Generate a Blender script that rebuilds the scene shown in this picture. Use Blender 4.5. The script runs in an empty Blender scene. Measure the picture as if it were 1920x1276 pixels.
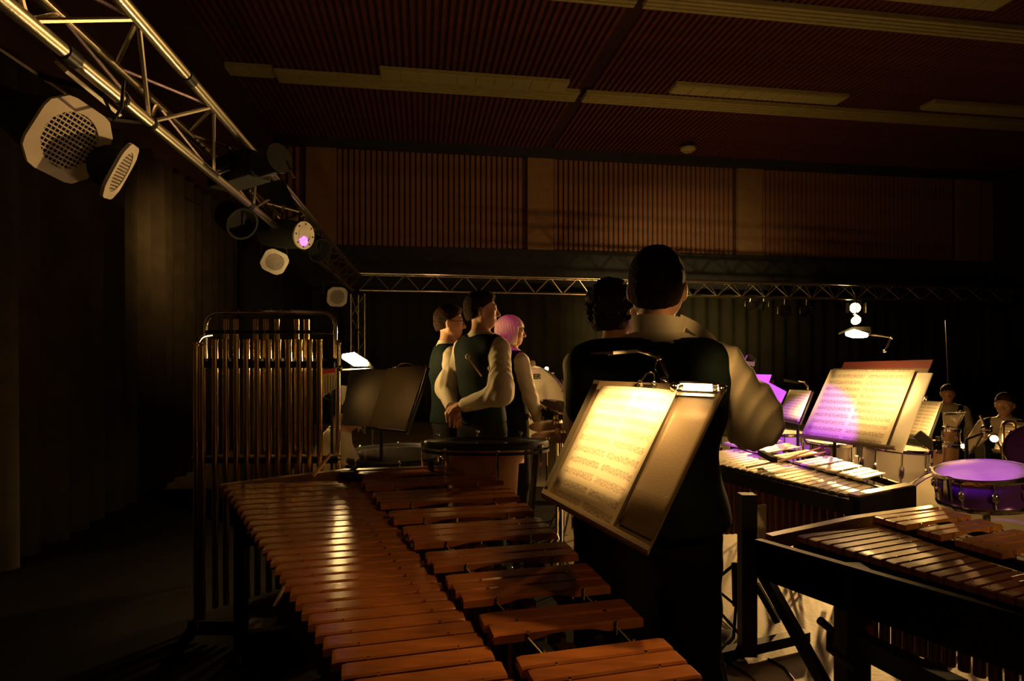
import bpy, bmesh, math, random
import numpy as np
from mathutils import Vector, Matrix
random.seed(7)
# ---------------------------------------------------------------- camera, world, lights, exposure
S = bpy.context.scene
COL = S.collection
F, CX, HY, CH = 1100.0, 960.0, 650.0, 1.55          # focal length (px of a 1920 frame), principal column, horizon row, eye height
cam_d = bpy.data.cameras.new('camera'); cam = bpy.data.objects.new('camera', cam_d); COL.objects.link(cam)
cam.location = (0, 0, CH); cam.rotation_euler = (math.pi/2, 0, 0)
cam_d.sensor_width = 36; cam_d.lens = 36*F/1920; cam_d.shift_y = 12/1920; cam_d.clip_start = .05; cam_d.clip_end = 100
cam_d.dof.use_dof = False
S.camera = cam
W = bpy.data.worlds.new('dark_hall'); S.world = W; W.use_nodes = True
W.node_tree.nodes['Background'].inputs[0].default_value = (.9, .45, .25, 1)
W.node_tree.nodes['Background'].inputs[1].default_value = .00035
S.view_settings.view_transform = 'Standard'; S.view_settings.look = 'None'
S.view_settings.exposure = 0; S.view_settings.gamma = 1; S.view_settings.use_curve_mapping = False

A = math.radians(8.79)                               # the hall is turned by this angle to the lens
RX = Vector((math.cos(A), math.sin(A), 0)); NY = Vector((-math.sin(A), math.cos(A), 0))
def RM(l, n, z): return RX*l + NY*n + Vector((0, 0, z))
def P(px, py, d): return Vector(((px-CX)/F*d, d, CH+(HY-py)/F*d))
def PZ(px, py, z): return P(px, py, (z-CH)*F/(HY-py))

WARM = (1.0, .56, .17); AMBER = (1.0, .50, .13); PURPLE = (.50, .06, 1.0)
def lamp(name, kind, loc, power, color, size=.02, target=None, cone=60, blend=.3):
    L = bpy.data.lights.new(name, kind); L.energy = power; L.color = color
    if kind in ('POINT', 'SPOT'): L.shadow_soft_size = size
    if kind == 'SPOT': L.spot_size = math.radians(cone); L.spot_blend = blend
    if kind == 'AREA': L.size = size
    o = bpy.data.objects.new(name, L); COL.objects.link(o); o.location = loc
    if target is not None: o.rotation_euler = (Vector(target)-Vector(loc)).to_track_quat('-Z', 'Y').to_euler()
    return o
# stage lamps and added fill spots (the note lamps carry their own light where they are built)
lamp('light_truss_back', 'SPOT', P(1605, 577, 11.35), 2600, WARM, .08, P(1400, 1020, 3.3), 46, .6)
lamp('light_truss_back_wash', 'SPOT', P(1430, 575, 11.0), 500, WARM, .08, P(1420, 900, 2.6), 30, .7)
lamp('fill_backdrop_haze', 'SPOT', P(1255, 700, 7.0), 620, (1, .70, .25), .08, P(1250, 600, 12.3), 50, 1)  # added spot, stands in for the hazy glow on the backdrop
lamp('fill_truss_left', 'SPOT', RM(-.35, .7, 2.2), 2.6, WARM, .05, P(260, 190, 2.6), 75, .9)  # added fill in free air, brightens the left truss and its par lamps
lamp('fill_men_faces', 'SPOT', P(1085, 700, 4.9), 11, WARM, .03, P(880, 680, 4.2), 70, .8)  # added fill for the three men, no lamp built here
lamp('fill_neck', 'SPOT', P(1430, 560, 1.5), 1.3, WARM, .03, P(1262, 592, 1.8), 34, .8)  # small fill spot added to warm the neck
lamp('fill_bass_drum', 'SPOT', P(1130, 690, 4.5), 9, WARM, .03, P(1000, 765, 5.2), 50, .8)  # fill added to brighten the lettered drum
lamp('fill_white_drum', 'SPOT', (1.9, 2.3, 1.35), 22, WARM, .03, P(1660, 870, 3.4), 46, .8)  # unseen fill in open air, added for the white drum shell
lamp('fill_left_curtain', 'SPOT', RM(-2.0, 6.4, 2.9), 14, WARM, .05, RM(-2.85, 7.4, 2.5), 140, 1)  # hidden fill added between drape and side curtain
lamp('fill_right_drums', 'SPOT', (2.2, .3, 1.72), 40, WARM, .05, P(1640, 880, 3.1), 42, .8)  # added fill for the drums and keyboards at right, no lamp there
lamp('fill_marimba_bars', 'SPOT', (1.0, .35, 2.0), 12, (1, .47, .12), .04, (.10, 1.75, .93), 34, .8)  # unseen fill added beside the camera for the marimba bars
lamp('fill_sleeve', 'SPOT', P(1330, 690, 1.35), 7.0, WARM, .03, P(1440, 712, 1.95), 44, .9)  # fill added near the stand to brighten the raised sleeve
lamp('fill_back_wall', 'SPOT', RM(.3, 9.4, 2.9), 13, (1, .52, .25), .1, RM(.3, 13, 5.0), 130, 1)  # invisible upward fill added for the slatted wall
lamp('fill_ceiling', 'SPOT', RM(4.0, 6.0, 2.9), 10, (1, .55, .25), .2, RM(3.4, 8.0, 6.0), 150, 1)  # invisible upward fill added for battens and strips
lamp('fill_back_truss', 'SPOT', P(1330, 700, 8.6), 90, WARM, .05, P(1250, 530, 11.0), 110, 1)  # fill added so the back truss tubes catch light
lamp('light_purple_head', 'SPOT', RM(-.7, 3.0, 3.2), 85, (.9, .0, .6), .02, P(953, 640, 4.7), 9.5, .3)
lamp('light_purple_stage', 'SPOT', (-.5, .5, 3.0), 1150, PURPLE, .02, P(1445, 738, 3.3), 11, .2)
lamp('light_purple_right', 'SPOT', P(1500, 100, 1.6), 170, PURPLE, .02, P(1838, 890, 2.5), 8.5, .2)

# ---------------------------------------------------------------- materials
def mat(name, col, rough=.6, metal=0, noise=0, nscale=8, bump=0, bscale=60, emit=0, ecol=None, stretch=None, spec=.5, sheen=0, coat=0):
    m = bpy.data.materials.new(name); m.use_nodes = True
    nt = m.node_tree; b = nt.nodes['Principled BSDF']
    b.inputs['Base Color'].default_value = (*col, 1); b.inputs['Roughness'].default_value = rough
    b.inputs['Metallic'].default_value = metal; b.inputs['Specular IOR Level'].default_value = spec
    if sheen: b.inputs['Sheen Weight'].default_value = sheen
    if coat: b.inputs['Coat Weight'].default_value = coat; b.inputs['Coat Roughness'].default_value = .18
    if emit:
        b.inputs['Emission Color'].default_value = (*(ecol or col), 1); b.inputs['Emission Strength'].default_value = emit
    if noise or bump:
        tc = nt.nodes.new('ShaderNodeTexCoord'); mp = nt.nodes.new('ShaderNodeMapping')
        nt.links.new(tc.outputs['Object'], mp.inputs[0])
        if stretch: mp.inputs['Scale'].default_value = stretch
        if noise:
            n = nt.nodes.new('ShaderNodeTexNoise'); n.inputs['Scale'].default_value = nscale; n.inputs['Detail'].default_value = 5
            nt.links.new(mp.outputs[0], n.inputs['Vector'])
            r = nt.nodes.new('ShaderNodeValToRGB')
            r.color_ramp.elements[0].position = .3; r.color_ramp.elements[1].position = .7
            r.color_ramp.elements[0].color = (*[c*(1-noise) for c in col], 1)
            r.color_ramp.elements[1].color = (*[min(1, c*(1+noise)) for c in col], 1)
            nt.links.new(n.outputs['Fac'], r.inputs[0]); nt.links.new(r.outputs[0], b.inputs['Base Color'])
        if bump:
            n2 = nt.nodes.new('ShaderNodeTexNoise'); n2.inputs['Scale'].default_value = bscale
            nt.links.new(mp.outputs[0], n2.inputs['Vector'])
            bp = nt.nodes.new('ShaderNodeBump'); bp.inputs['Strength'].default_value = bump; bp.inputs['Distance'].default_value = .01
            nt.links.new(n2.outputs['Fac'], bp.inputs['Height']); nt.links.new(bp.outputs[0], b.inputs['Normal'])
    return m
M = dict(
 floor=mat('stage_floor', (.50, .42, .30), .55, noise=.18, nscale=3, bump=.15, bscale=40),
 hallwall=mat('dark_red_wall', (.09, .04, .03), .9, noise=.15, nscale=6),
 slat=mat('red_brown_slat', (.40, .19, .11), .8, noise=.2, nscale=3),
 pilaster=mat('ochre_pilaster', (.42, .24, .12), .85, noise=.1),
 lowwall=mat('dark_lower_wall', (.045, .045, .05), .9, noise=.2),
 ceil=mat('ceiling_board', (.07, .026, .03), .9, noise=.15),
 batten=mat('ceiling_batten', (.19, .055, .05), .8, noise=.2),
 strip=mat('pale_ceiling_strip', (.62, .55, .22), .7, noise=.1),
 fixture=mat('light_diffuser', (.72, .66, .28), .5, noise=.1, nscale=40),
 drape=mat('black_stage_cloth', (.02, .018, .017), .95, bump=.4, bscale=12, spec=.1),
 backdrop=mat('dark_backdrop_cloth', (.06, .055, .035), .95, noise=.2, nscale=2, spec=.1),
 curtain=mat('dark_brown_curtain', (.14, .115, .085), .95, noise=.2, nscale=4, spec=.1),
 alu=mat('aluminium', (.78, .72, .62), .3, 1, bump=.05, bscale=200),
 chrome=mat('chrome', (.9, .88, .84), .12, 1),
 steel=mat('dull_steel', (.5, .47, .42), .35, 1),
 black=mat('black_metal', (.02, .02, .02), .4, .2),
 blackm=mat('matt_black', (.015, .015, .016), .8),
 parcan=mat('silver_lamp_frame', (.74, .68, .62), .5, .25, noise=.12),
 brass=mat('brass_tube', (.68, .51, .28), .16, 1),
 gold=mat('brass_lacquer', (.88, .58, .2), .2, 1),
 rose=mat('rosewood', (.36, .12, .035), .17, noise=.2, nscale=9, stretch=(1, 6, 1), bump=.05, bscale=120, coat=.3),
 rose2=mat('padauk_wood', (.56, .24, .075), .36, noise=.22, nscale=9, stretch=(1, 6, 1), coat=.25),
 vibe=mat('satin_aluminium_bar', (.84, .74, .60), .4, .25),
 endwood=mat('dark_stained_rail', (.33, .19, .08), .28, noise=.3, nscale=10, coat=.4),
 frameblk=mat('black_frame', (.009, .008, .008), .5, spec=.3),
 reso=mat('bronze_resonator', (.22, .10, .07), .35, .6),
 cord=mat('pale_cord', (.6, .5, .35), .7),
 skin=mat('skin', (.62, .33, .20), .55, noise=.08, nscale=20),
 shirt=mat('cream_shirt', (.76, .66, .50), .8, bump=.2, bscale=9),
 shirtw=mat('white_shirt', (.74, .67, .56), .8, bump=.2, bscale=9),
 vest=mat('dark_teal_waistcoat', (.012, .020, .018), .75, noise=.15, nscale=30, bump=.1, bscale=200, spec=.08),
 vestfront=mat('teal_waistcoat_front', (.06, .13, .13), .75, noise=.15),
 trouser=mat('black_trousers', (.014, .012, .013), .9, spec=.2),
 shoe=mat('black_shoe', (.012, .012, .012), .25),
 hair=mat('dark_brown_hair', (.032, .016, .009), .8, spec=.12, noise=.5, nscale=60, bump=.9, bscale=150),
 hairb=mat('near_black_hair', (.018, .010, .008), .7, spec=.2, noise=.4, nscale=60, bump=.8, bscale=60),
 blond=mat('blond_hair', (.78, .58, .34), .5, noise=.25, nscale=30, stretch=(6, 6, .6), bump=.8, bscale=60),
 paperp=mat('plain_paper', (.86, .80, .68), .7),
 desk=mat('brown_stand_desk', (.13, .092, .052), .5, .15, bump=.08, bscale=300),
 deskdark=mat('dark_stand_desk', (.10, .085, .06), .42, .35, bump=.08, bscale=300),
 folder=mat('wine_red_folder', (.13, .03, .025), .6),
 white=mat('white_drum_shell', (.80, .74, .66), .3, coat=.4),
 head=mat('drum_head', (.86, .78, .62), .45, noise=.06, nscale=12),
 purp=mat('purple_drum_shell', (.16, .05, .42), .25, .4, coat=.5),
 tan=mat('tan_bowl', (.66, .38, .15), .5, .2, noise=.15, nscale=5),
 copper=mat('copper_bowl', (.75, .40, .16), .45, .7, noise=.1, nscale=5),
 cymbal=mat('bronze_cymbal', (.75, .58, .32), .28, 1),
 stick=mat('maple_stick', (.78, .45, .20), .45),
 felt=mat('felt_mallet_head', (.80, .68, .50), .95),
 darkfelt=mat('dark_mallet_head', (.10, .045, .04), .9),
 red=mat('red_plastic', (.55, .05, .03), .4),
 cable=mat('black_cable', (.012, .012, .012), .5),
 letter=mat('black_lettering', (.02, .02, .02), .5),
 bulb=mat('glowing_bulb', (1, .85, .5), .5, emit=70, ecol=(1, .66, .26)),
 bulbg=mat('glaring_bulb', (1, .85, .5), .5, emit=210, ecol=(1, .64, .22)),
 bulbs=mat('glowing_strip', (1, .85, .5), .5, emit=14, ecol=(1, .66, .26)),
 plens=mat('glowing_purple_lens', (.5, .1, 1), .3, emit=3.5, ecol=(.5, .1, 1)),
 glass=mat('dark_lens', (.05, .04, .04), .08, .5),
 tan2=mat('tan_drum_shell', (.60, .36, .17), .5, noise=.1),
)
def sheet_material():
    m = bpy.data.materials.new('printed_sheet_music'); m.use_nodes = True
    nt = m.node_tree; N = nt.nodes; L = nt.links; b = N['Principled BSDF']; b.inputs['Roughness'].default_value = .75
    uv = N.new('ShaderNodeTexCoord'); sp = N.new('ShaderNodeSeparateXYZ'); L.new(uv.outputs['UV'], sp.inputs[0])
    def mth(op, a, bb=None):
        n = N.new('ShaderNodeMath'); n.operation = op
        for i, x in enumerate((a, bb)):
            if x is None: continue
            if isinstance(x, (int, float)): n.inputs[i].default_value = x
            else: L.new(x, n.inputs[i])
        return n.outputs[0]
    rows = mth('FRACT', mth('MULTIPLY', sp.outputs['Y'], 10.5))
    band = mth('LESS_THAN', mth('ABSOLUTE', mth('SUBTRACT', rows, .5)), .2)
    lines = mth('LESS_THAN', mth('FRACT', mth('MULTIPLY', sp.outputs['Y'], 10.5*12)), .28)
    nz = N.new('ShaderNodeTexNoise'); nz.inputs['Scale'].default_value = 1; nz.inputs['Detail'].default_value = 3
    mp = N.new('ShaderNodeMapping'); mp.inputs['Scale'].default_value = (70, 55, 1); L.new(uv.outputs['UV'], mp.inputs[0]); L.new(mp.outputs[0], nz.inputs['Vector'])
    notes = mth('GREATER_THAN', nz.outputs['Fac'], .52)
    band2 = mth('LESS_THAN', mth('ABSOLUTE', mth('SUBTRACT', rows, .5)), .27)
    mx = mth('ABSOLUTE', mth('SUBTRACT', sp.outputs['X'], .5))
    inside = mth('MULTIPLY', mth('LESS_THAN', mx, .45), mth('GREATER_THAN', mx, .022))
    ink = mth('MULTIPLY', mth('MAXIMUM', mth('MULTIPLY', band, mth('MULTIPLY', lines, .8)), mth('MULTIPLY', band2, mth('MULTIPLY', notes, .75))), inside)
    mixn = N.new('ShaderNodeMix'); mixn.data_type = 'RGBA'
    L.new(ink, mixn.inputs[0]); mixn.inputs[6].default_value = (.86, .78, .62, 1); mixn.inputs[7].default_value = (.33, .26, .18, 1)
    L.new(mixn.outputs[2], b.inputs['Base Color'])
    return m
M['sheet'] = sheet_material()

# ---------------------------------------------------------------- mesh helpers
class MB:
    def __init__(s): s.v = []; s.f = []; s.uv = None
    def add(s, vs, fs):
        o = len(s.v); s.v += [tuple(v) for v in vs]; s.f += [tuple(i+o for i in f) for f in fs]; return s
    def box(s, c, size, rot=None):
        c = Vector(c); h = [x/2 for x in size]
        vs = []
        for x in (-1, 1):
            for y in (-1, 1):
                for z in (-1, 1):
                    p = Vector((x*h[0], y*h[1], z*h[2])); vs.append(c + (rot @ p if rot else p))
        return s.add(vs, [(0,1,3,2),(4,6,7,5),(0,4,5,1),(2,3,7,6),(0,2,6,4),(1,5,7,3)])
    def beam(s, p, q, w, h, up=(0,0,1)):
        p = Vector(p); q = Vector(q); d = (q-p).normalized(); up = Vector(up)
        sd = d.cross(up)
        if sd.length < 1e-4: sd = d.cross(Vector((1,0,0)))
        sd.normalize(); u = sd.cross(d)
        vs = []
        for e in (p, q):
            for a, b in ((-1,-1),(1,-1),(1,1),(-1,1)): vs.append(e+sd*(a*w/2)+u*(b*h/2))
        return s.add(vs, [(3,2,1,0),(4,5,6,7),(0,1,5,4),(1,2,6,5),(2,3,7,6),(3,0,4,7)])
    def loft(s, rings, caps=True, closed=False):
        n = len(rings[0]); vs = [p for r in rings for p in r]; fs = []
        m = len(rings)
        for i in range(m if closed else m-1):
            a = i*n; b = ((i+1) % m)*n
            for j in range(n):
                k = (j+1) % n; fs.append((a+j, a+k, b+k, b+j))
        if caps and not closed: fs.append(tuple(reversed(range(n)))); fs.append(tuple(range((m-1)*n, m*n)))
        return s.add(vs, fs)
    def tube(s, pts, r, n=8, closed=False):
        pts = [Vector(p) for p in pts]; rr = r if isinstance(r, (list, tuple)) else [r]*len(pts)
        rings = []; ref = None; m = len(pts)
        for i, p in enumerate(pts):
            if closed: t = pts[(i+1) % m]-pts[i-1]
            else: t = pts[min(i+1, m-1)]-pts[max(i-1, 0)]
            t.normalize()
            if ref is None: ref = t.cross(Vector((0,0,1))); 
            if ref.length < 1e-3: ref = t.cross(Vector((1,0,0)))
            ref = (ref - t*ref.dot(t)).normalized(); b = t.cross(ref)
            rings.append([p+(ref*math.cos(2*math.pi*k/n)+b*math.sin(2*math.pi*k/n))*rr[i] for k in range(n)])
        return s.loft(rings, closed=closed)
    def lathe(s, prof, c=(0,0,0), ax=(0,0,1), n=24, sx=1, closed_prof=False):
        ax = Vector(ax).normalized(); x = ax.orthogonal().normalized(); y = ax.cross(x); c = Vector(c)
        rings = [[c+ax*h+(x*math.cos(2*math.pi*k/n)+y*math.sin(2*math.pi*k/n))*r for k in range(n)] for r, h in prof]
        return s.loft(rings, closed=closed_prof)
    def sphere(s, c, r, n=12): return s.lathe([(max(1e-4, r*math.sin(math.pi*i/(n//2+2))), -r*math.cos(math.pi*i/(n//2+2))) for i in range(n//2+3)], c, n=n)
    def slab(s, a, b, c, d, t):      # quad a b c d thickened by t along its normal
        a, b, c, d = map(Vector, (a, b, c, d)); nn = (b-a).cross(d-a).normalized()*t
        return s.add([a,b,c,d,a+nn,b+nn,c+nn,d+nn], [(3,2,1,0),(4,5,6,7),(0,1,5,4),(1,2,6,5),(2,3,7,6),(3,0,4,7)])
ROOTM = {}
def link(o, parent=None):
    COL.objects.link(o)
    if parent is not None:
        o.parent = parent; o.matrix_parent_inverse = world(parent).inverted()
    return o
def world(o):
    m = o.matrix_basis.copy()
    if o.parent: m = world(o.parent) @ o.matrix_parent_inverse @ m
    return m
def meshobj(name, mb, m, parent=None, smooth=False, bevel=0):
    me = bpy.data.meshes.new(name); me.from_pydata([tuple(v) for v in mb.v], [], mb.f); me.update()
    if smooth:
        me.polygons.foreach_set('use_smooth', [True]*len(me.polygons))
        try: me.set_sharp_from_angle(angle=math.radians(38))
        except Exception: pass
    mm = M[m] if isinstance(m, str) else m
    me.materials.append(mm)
    if mb.uv is not None:
        uvl = me.uv_layers.new(name='UVMap')
        for lp in me.loops: uvl.data[lp.index].uv = mb.uv[lp.vertex_index]
    o = bpy.data.objects.new(name, me); link(o, parent)
    if bevel:
        bv = o.modifiers.new('bevel', 'BEVEL'); bv.width = bevel; bv.segments = 2; bv.limit_method = 'ANGLE'
    return o
def tag(o, label=None, cat=None, group=None, kind=None):
    if label: o['label'] = label
    if cat: o['category'] = cat
    if group: o['group'] = group
    if kind: o['kind'] = kind
    return o
def thing(name, label, cat, loc=(0,0,0), group=None):
    o = bpy.data.objects.new(name, None); o.empty_display_size = .1; COL.objects.link(o); o.location = loc
    return tag(o, label, cat, group)
def copy_tree(o, parent=None):
    c = o.copy(); COL.objects.link(c)
    if parent is not None:
        c.parent = parent
        c.matrix_parent_inverse = o.matrix_parent_inverse.copy()
    for ch in list(o.children): copy_tree(ch, c)
    return c
def struct(name, mb, m, parent=None, smooth=False):
    o = meshobj(name, mb, m, parent, smooth)
    if parent is None: o['kind'] = 'structure'
    return o

# ---------------------------------------------------------------- the setting
LW, RW, FW, BW, CZ = -3.0, 14.5, 13.0, -1.2, 6.0      # left wall, right wall, far wall, near wall, ceiling (hall axes)
def hbox(mb, l0, l1, n0, n1, z0, z1):
    ps = [RM(l, n, z) for l in (l0, l1) for n in (n0, n1) for z in (z0, z1)]
    return mb.add(ps, [(0,1,3,2),(4,6,7,5),(0,4,5,1),(2,3,7,6),(0,2,6,4),(1,5,7,3)])
struct('floor', hbox(MB(), LW-.2, RW+.2, BW-.2, FW+.2, -.1, 0), 'floor')
struct('wall_left', hbox(MB(), LW-.2, LW, BW-.2, FW+.2, 0, CZ), 'hallwall')
struct('wall_right', hbox(MB(), RW, RW+.2, BW-.2, FW+.2, 0, CZ), 'lowwall')
struct('wall_near', hbox(MB(), LW, RW, BW-.2, BW, 0, CZ), 'lowwall')
ceil = struct('ceiling', hbox(MB(), LW-.2, RW+.2, BW-.2, FW+.2, CZ, CZ+.1), 'ceil')
wb = struct('wall_back', hbox(MB(), LW, RW, FW, FW+.2, 0, CZ), 'hallwall')
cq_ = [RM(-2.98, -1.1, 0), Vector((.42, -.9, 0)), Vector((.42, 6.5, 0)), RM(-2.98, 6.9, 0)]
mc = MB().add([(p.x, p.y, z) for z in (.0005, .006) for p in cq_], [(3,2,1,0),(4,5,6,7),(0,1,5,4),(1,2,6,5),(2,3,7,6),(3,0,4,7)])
tag(meshobj('shade_sheet', mc, 'drape'), 'added black sheet standing in for shadow on the left stage floor', 'shade_sheet')  # black sheet added so the unlit left floor reads dark
# lower dark wainscot, header, pilasters, slats of the back wall
meshobj('wainscot', hbox(MB(), LW, RW, FW-.12, FW-.001, 0, 3.72), 'lowwall', wb)
meshobj('header_board', hbox(MB(), LW, RW, FW-.25, FW-.001, 5.78, CZ), 'lowwall', wb)
def lat_at(px, n):   # hall lateral coordinate of a picture column at hall depth n
    k = (px-CX)/F
    # X = l cosA - n sinA ; Y = l sinA + n cosA ; X/Y = k
    return n*(math.sin(A)+k*math.cos(A))/(math.cos(A)-k*math.sin(A))
pils = [(575, 632), (988, 1036), (1380, 1425), (1790, 1830), (2200, 2240)]
pl = [(lat_at(a, FW), lat_at(b, FW)) for a, b in pils]
for a, b in pl:
    meshobj('pilaster', hbox(MB(), a, b, FW-.10, FW-.001, 3.72, 5.78), 'pilaster', wb)
edges = [(LW+.05, pl[0][0]-.1)] + [(pl[i][1], pl[i+1][0]-.1) for i in range(len(pl)-1)]
sm = hbox(MB(), 0, .075, FW-.05, FW-.001, 3.72, 5.78)
slat0 = meshobj('wall_slat', sm, 'slat', wb); first = True
for a, b in edges:
    n = int((b-a)/.118)
    for i in range(n):
        l = a + (i+.2)*(b-a)/n
        o = slat0 if first else slat0.copy()
        if not first: COL.objects.link(o)
        first = False
        o.location = RX*l
# ceiling battens running away from the lens
bm0 = meshobj('ceiling_batten', hbox(MB(), 0, .055, 5.0, FW, CZ-.05, CZ-.001), 'batten', ceil); k = 0
seam = 2.74
l = LW+.02
while l < RW-.1 and k < 298:
    if abs(l-seam) > .12:
        o = bm0 if k == 0 else bm0.copy()
        if k: COL.objects.link(o)
        o.location = RX*l; k += 1
    l += .105
# pale strips across the ceiling, each of four long slats, lengths stopping at the seam
for (n0, n1, l0, l1) in ((9.72, 10.12, -2.3, 2.68), (9.72, 10.12, 2.80, RW), (6.87, 7.2, .9, 2.68), (6.87, 7.2, 2.80, RW)):
    for j in range(4):
        a = n0+(n1-n0)*j/4; meshobj('pale_strip', hbox(MB(), l0, l1, a, a+(n1-n0)/4-.025, CZ-.12, CZ-.052), 'strip', ceil)
# fluorescent fixtures (switched off)
def cel(px, py, z=5.9):
    w = PZ(px, py, z); return w.dot(RX), w.dot(NY)
fx = [((715, 150), 345), ((1250, 176), 320), ((1718, 207), 330), ((372, 139), 122), ((1560, 4), 300)]
lbls = ['long unlit ceiling light above the striped wall, left of the dark ceiling seam', 'long unlit ceiling light right of the dark ceiling seam', 'long unlit ceiling light at the right edge of the picture',
        'short unlit ceiling light partly behind the left lighting truss', 'unlit ceiling light cut off by the top edge of the picture']
for ((px, py), w), lb in zip(fx, lbls):
    l0, n0 = cel(px, py); l1, _ = cel(px+w, py+w*.055)
    if w < 200: l1 = l0+1.2
    n0 *= .975 if py > 50 else .95
    t = thing('ceiling_light', lb, 'ceiling light', RM(l0, n0, CZ-.08), 'unlit ceiling lights')
    meshobj('housing', hbox(MB(), l0, l1, n0-.16, n0+.16, CZ-.115, CZ-.055), 'strip', t)
    k = int((l1-l0)/.30)
    for i in range(k):
        a = l0+.02+(l1-l0-.04)*i/k
        meshobj('diffuser', hbox(MB(), a, a+(l1-l0-.04)/k-.015, n0-.145, n0+.145, CZ-.135, CZ-.116), 'fixture', t)
for (px, py, lb) in ((657, 264, 'small round white detector on the wall top, left of the pilaster'), (1290, 285, 'small round white detector on the wall top above the bigger man')):
    w = P(px, py, 12.6); t = meshobj('smoke_detector', MB().lathe([(.01, 0), (.10, .0), (.16, .05), (.16, .09), (.05, .11)], w, (0, 0, 1), 16), 'strip', None, True)
    tag(t, lb, 'detector')
w0 = P(560, 250, 12.4); w1 = P(1000, 252, 12.8)
tag(meshobj('ceiling_cable', MB().tube([w0.lerp(w1, i/8)+Vector((0, 0, -.10*math.sin(math.pi*i/8))) for i in range(9)], .012, 6), 'steel', None), 'thin grey cable strung under the ceiling above the striped wall', 'cable')

# curtains
def curtain(name, a, b, z0, z1, m, amp=.05, wl=.25, label='', cat='curtain'):
    a = Vector(a); b = Vector(b); L = (b-a).length; n = int(L/wl*8); d = (b-a).normalized(); nn = Vector((d.y, -d.x, 0))
    vs = []; fs = []
    for i in range(n+1):
        t = i/n; off = amp*math.sin(2*math.pi*t*L/wl)+amp*.4*math.sin(2*math.pi*t*L/wl*.37+1)
        for k, z in enumerate((z0, (z0+z1)/2, z1)):
            p = a.lerp(b, t)+nn*off*(1.15-.35*k/2); vs.append((p.x, p.y, z))
    for i in range(n):
        for k in range(2):
            q = i*3+k; fs.append((q, q+3, q+4, q+1))
    mb = MB().add(vs, fs)
    o = meshobj(name, mb, m, None, True); so = o.modifiers.new('thick', 'SOLIDIFY'); so.thickness = .006
    return tag(o, label, cat)
curtain('backdrop_curtain', RM(-2.55, 12.2, 0), RM(14.0, 12.2, 0), .01, 2.72, 'backdrop', .04, .32, 'dark olive backdrop curtain hanging behind the far truss')
curtain('side_curtain', RM(-2.85, 1.2, 0), RM(-2.85, 9.8, 0), .01, 3.6, 'curtain', .05, .30, 'dull brown curtain along the left wall behind the lamps')
curtain('black_drape', RM(-1.55, 5.3, 0), RM(-1.75, 9.9, 0), .01, 2.50, 'drape', .05, .22, 'black drape hanging under the far half of the left truss')

# ---------------------------------------------------------------- trusses
def truss(label, p, q, tri, bay, rc=.025, rb=.009, up_ax=None):
    p = Vector(p); q = Vector(q); L = (q-p).length; d = (q-p)/L
    t = thing('lighting_truss', label, 'truss', p)
    ch = []
    for off in tri:
        meshobj('chord', MB().tube([p+off, q+off], rc, 12), 'alu', t, True)
    n = max(1, round(L/bay))
    for (i, j) in ((0, 1), (1, 2), (0, 2)):
        for k in range(n):
            a = tri[i] if k % 2 == 0 else tri[j]; b = tri[j] if k % 2 == 0 else tri[i]
            meshobj('brace', MB().tube([p+d*(L*k/n)+a, p+d*(L*(k+1)/n)+b], rb, 6), 'alu', t, True)
    return t
V = Vector
TL = [RX*-1.16+V((0,0,.97)), RX*-1.295+V((0,0,1.20)), RX*-1.03+V((0,0,1.205))]
lt = truss('bright aluminium truss running away along the left side, hung with lamps', NY*1.15+V((0,0,CH)), NY*10.3+V((0,0,CH)), TL, .40)
for n_, o_ in ((2.12, TL[0]), (2.78, TL[2]), (4.2, TL[0])):
    cpt = meshobj('coupler', MB().tube([NY*n_+V((0, 0, CH))+o_, NY*(n_+.07)+V((0, 0, CH))+o_], .030, 12), 'black', lt, True)
bt = truss('long horizontal aluminium truss across the back of the stage', RM(-1.05, 10.35, CH), RM(13.9, 10.9, CH),
      [V((0,0,.97)), NY*.12+V((0,0,1.25)), NY*-.12+V((0,0,1.25))], .26)
# black joining corner box at mid-left and leg
cb = P(681, 548, 10.4)
tl = truss('upright truss leg under the corner of the two trusses', V((cb.x-.12, 10.5, 0)), V((cb.x-.12, 10.5, 2.5)), [V((.12,0,0)), V((-.14,.05,0)), V((-.05,.22,0))], .45)

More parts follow.
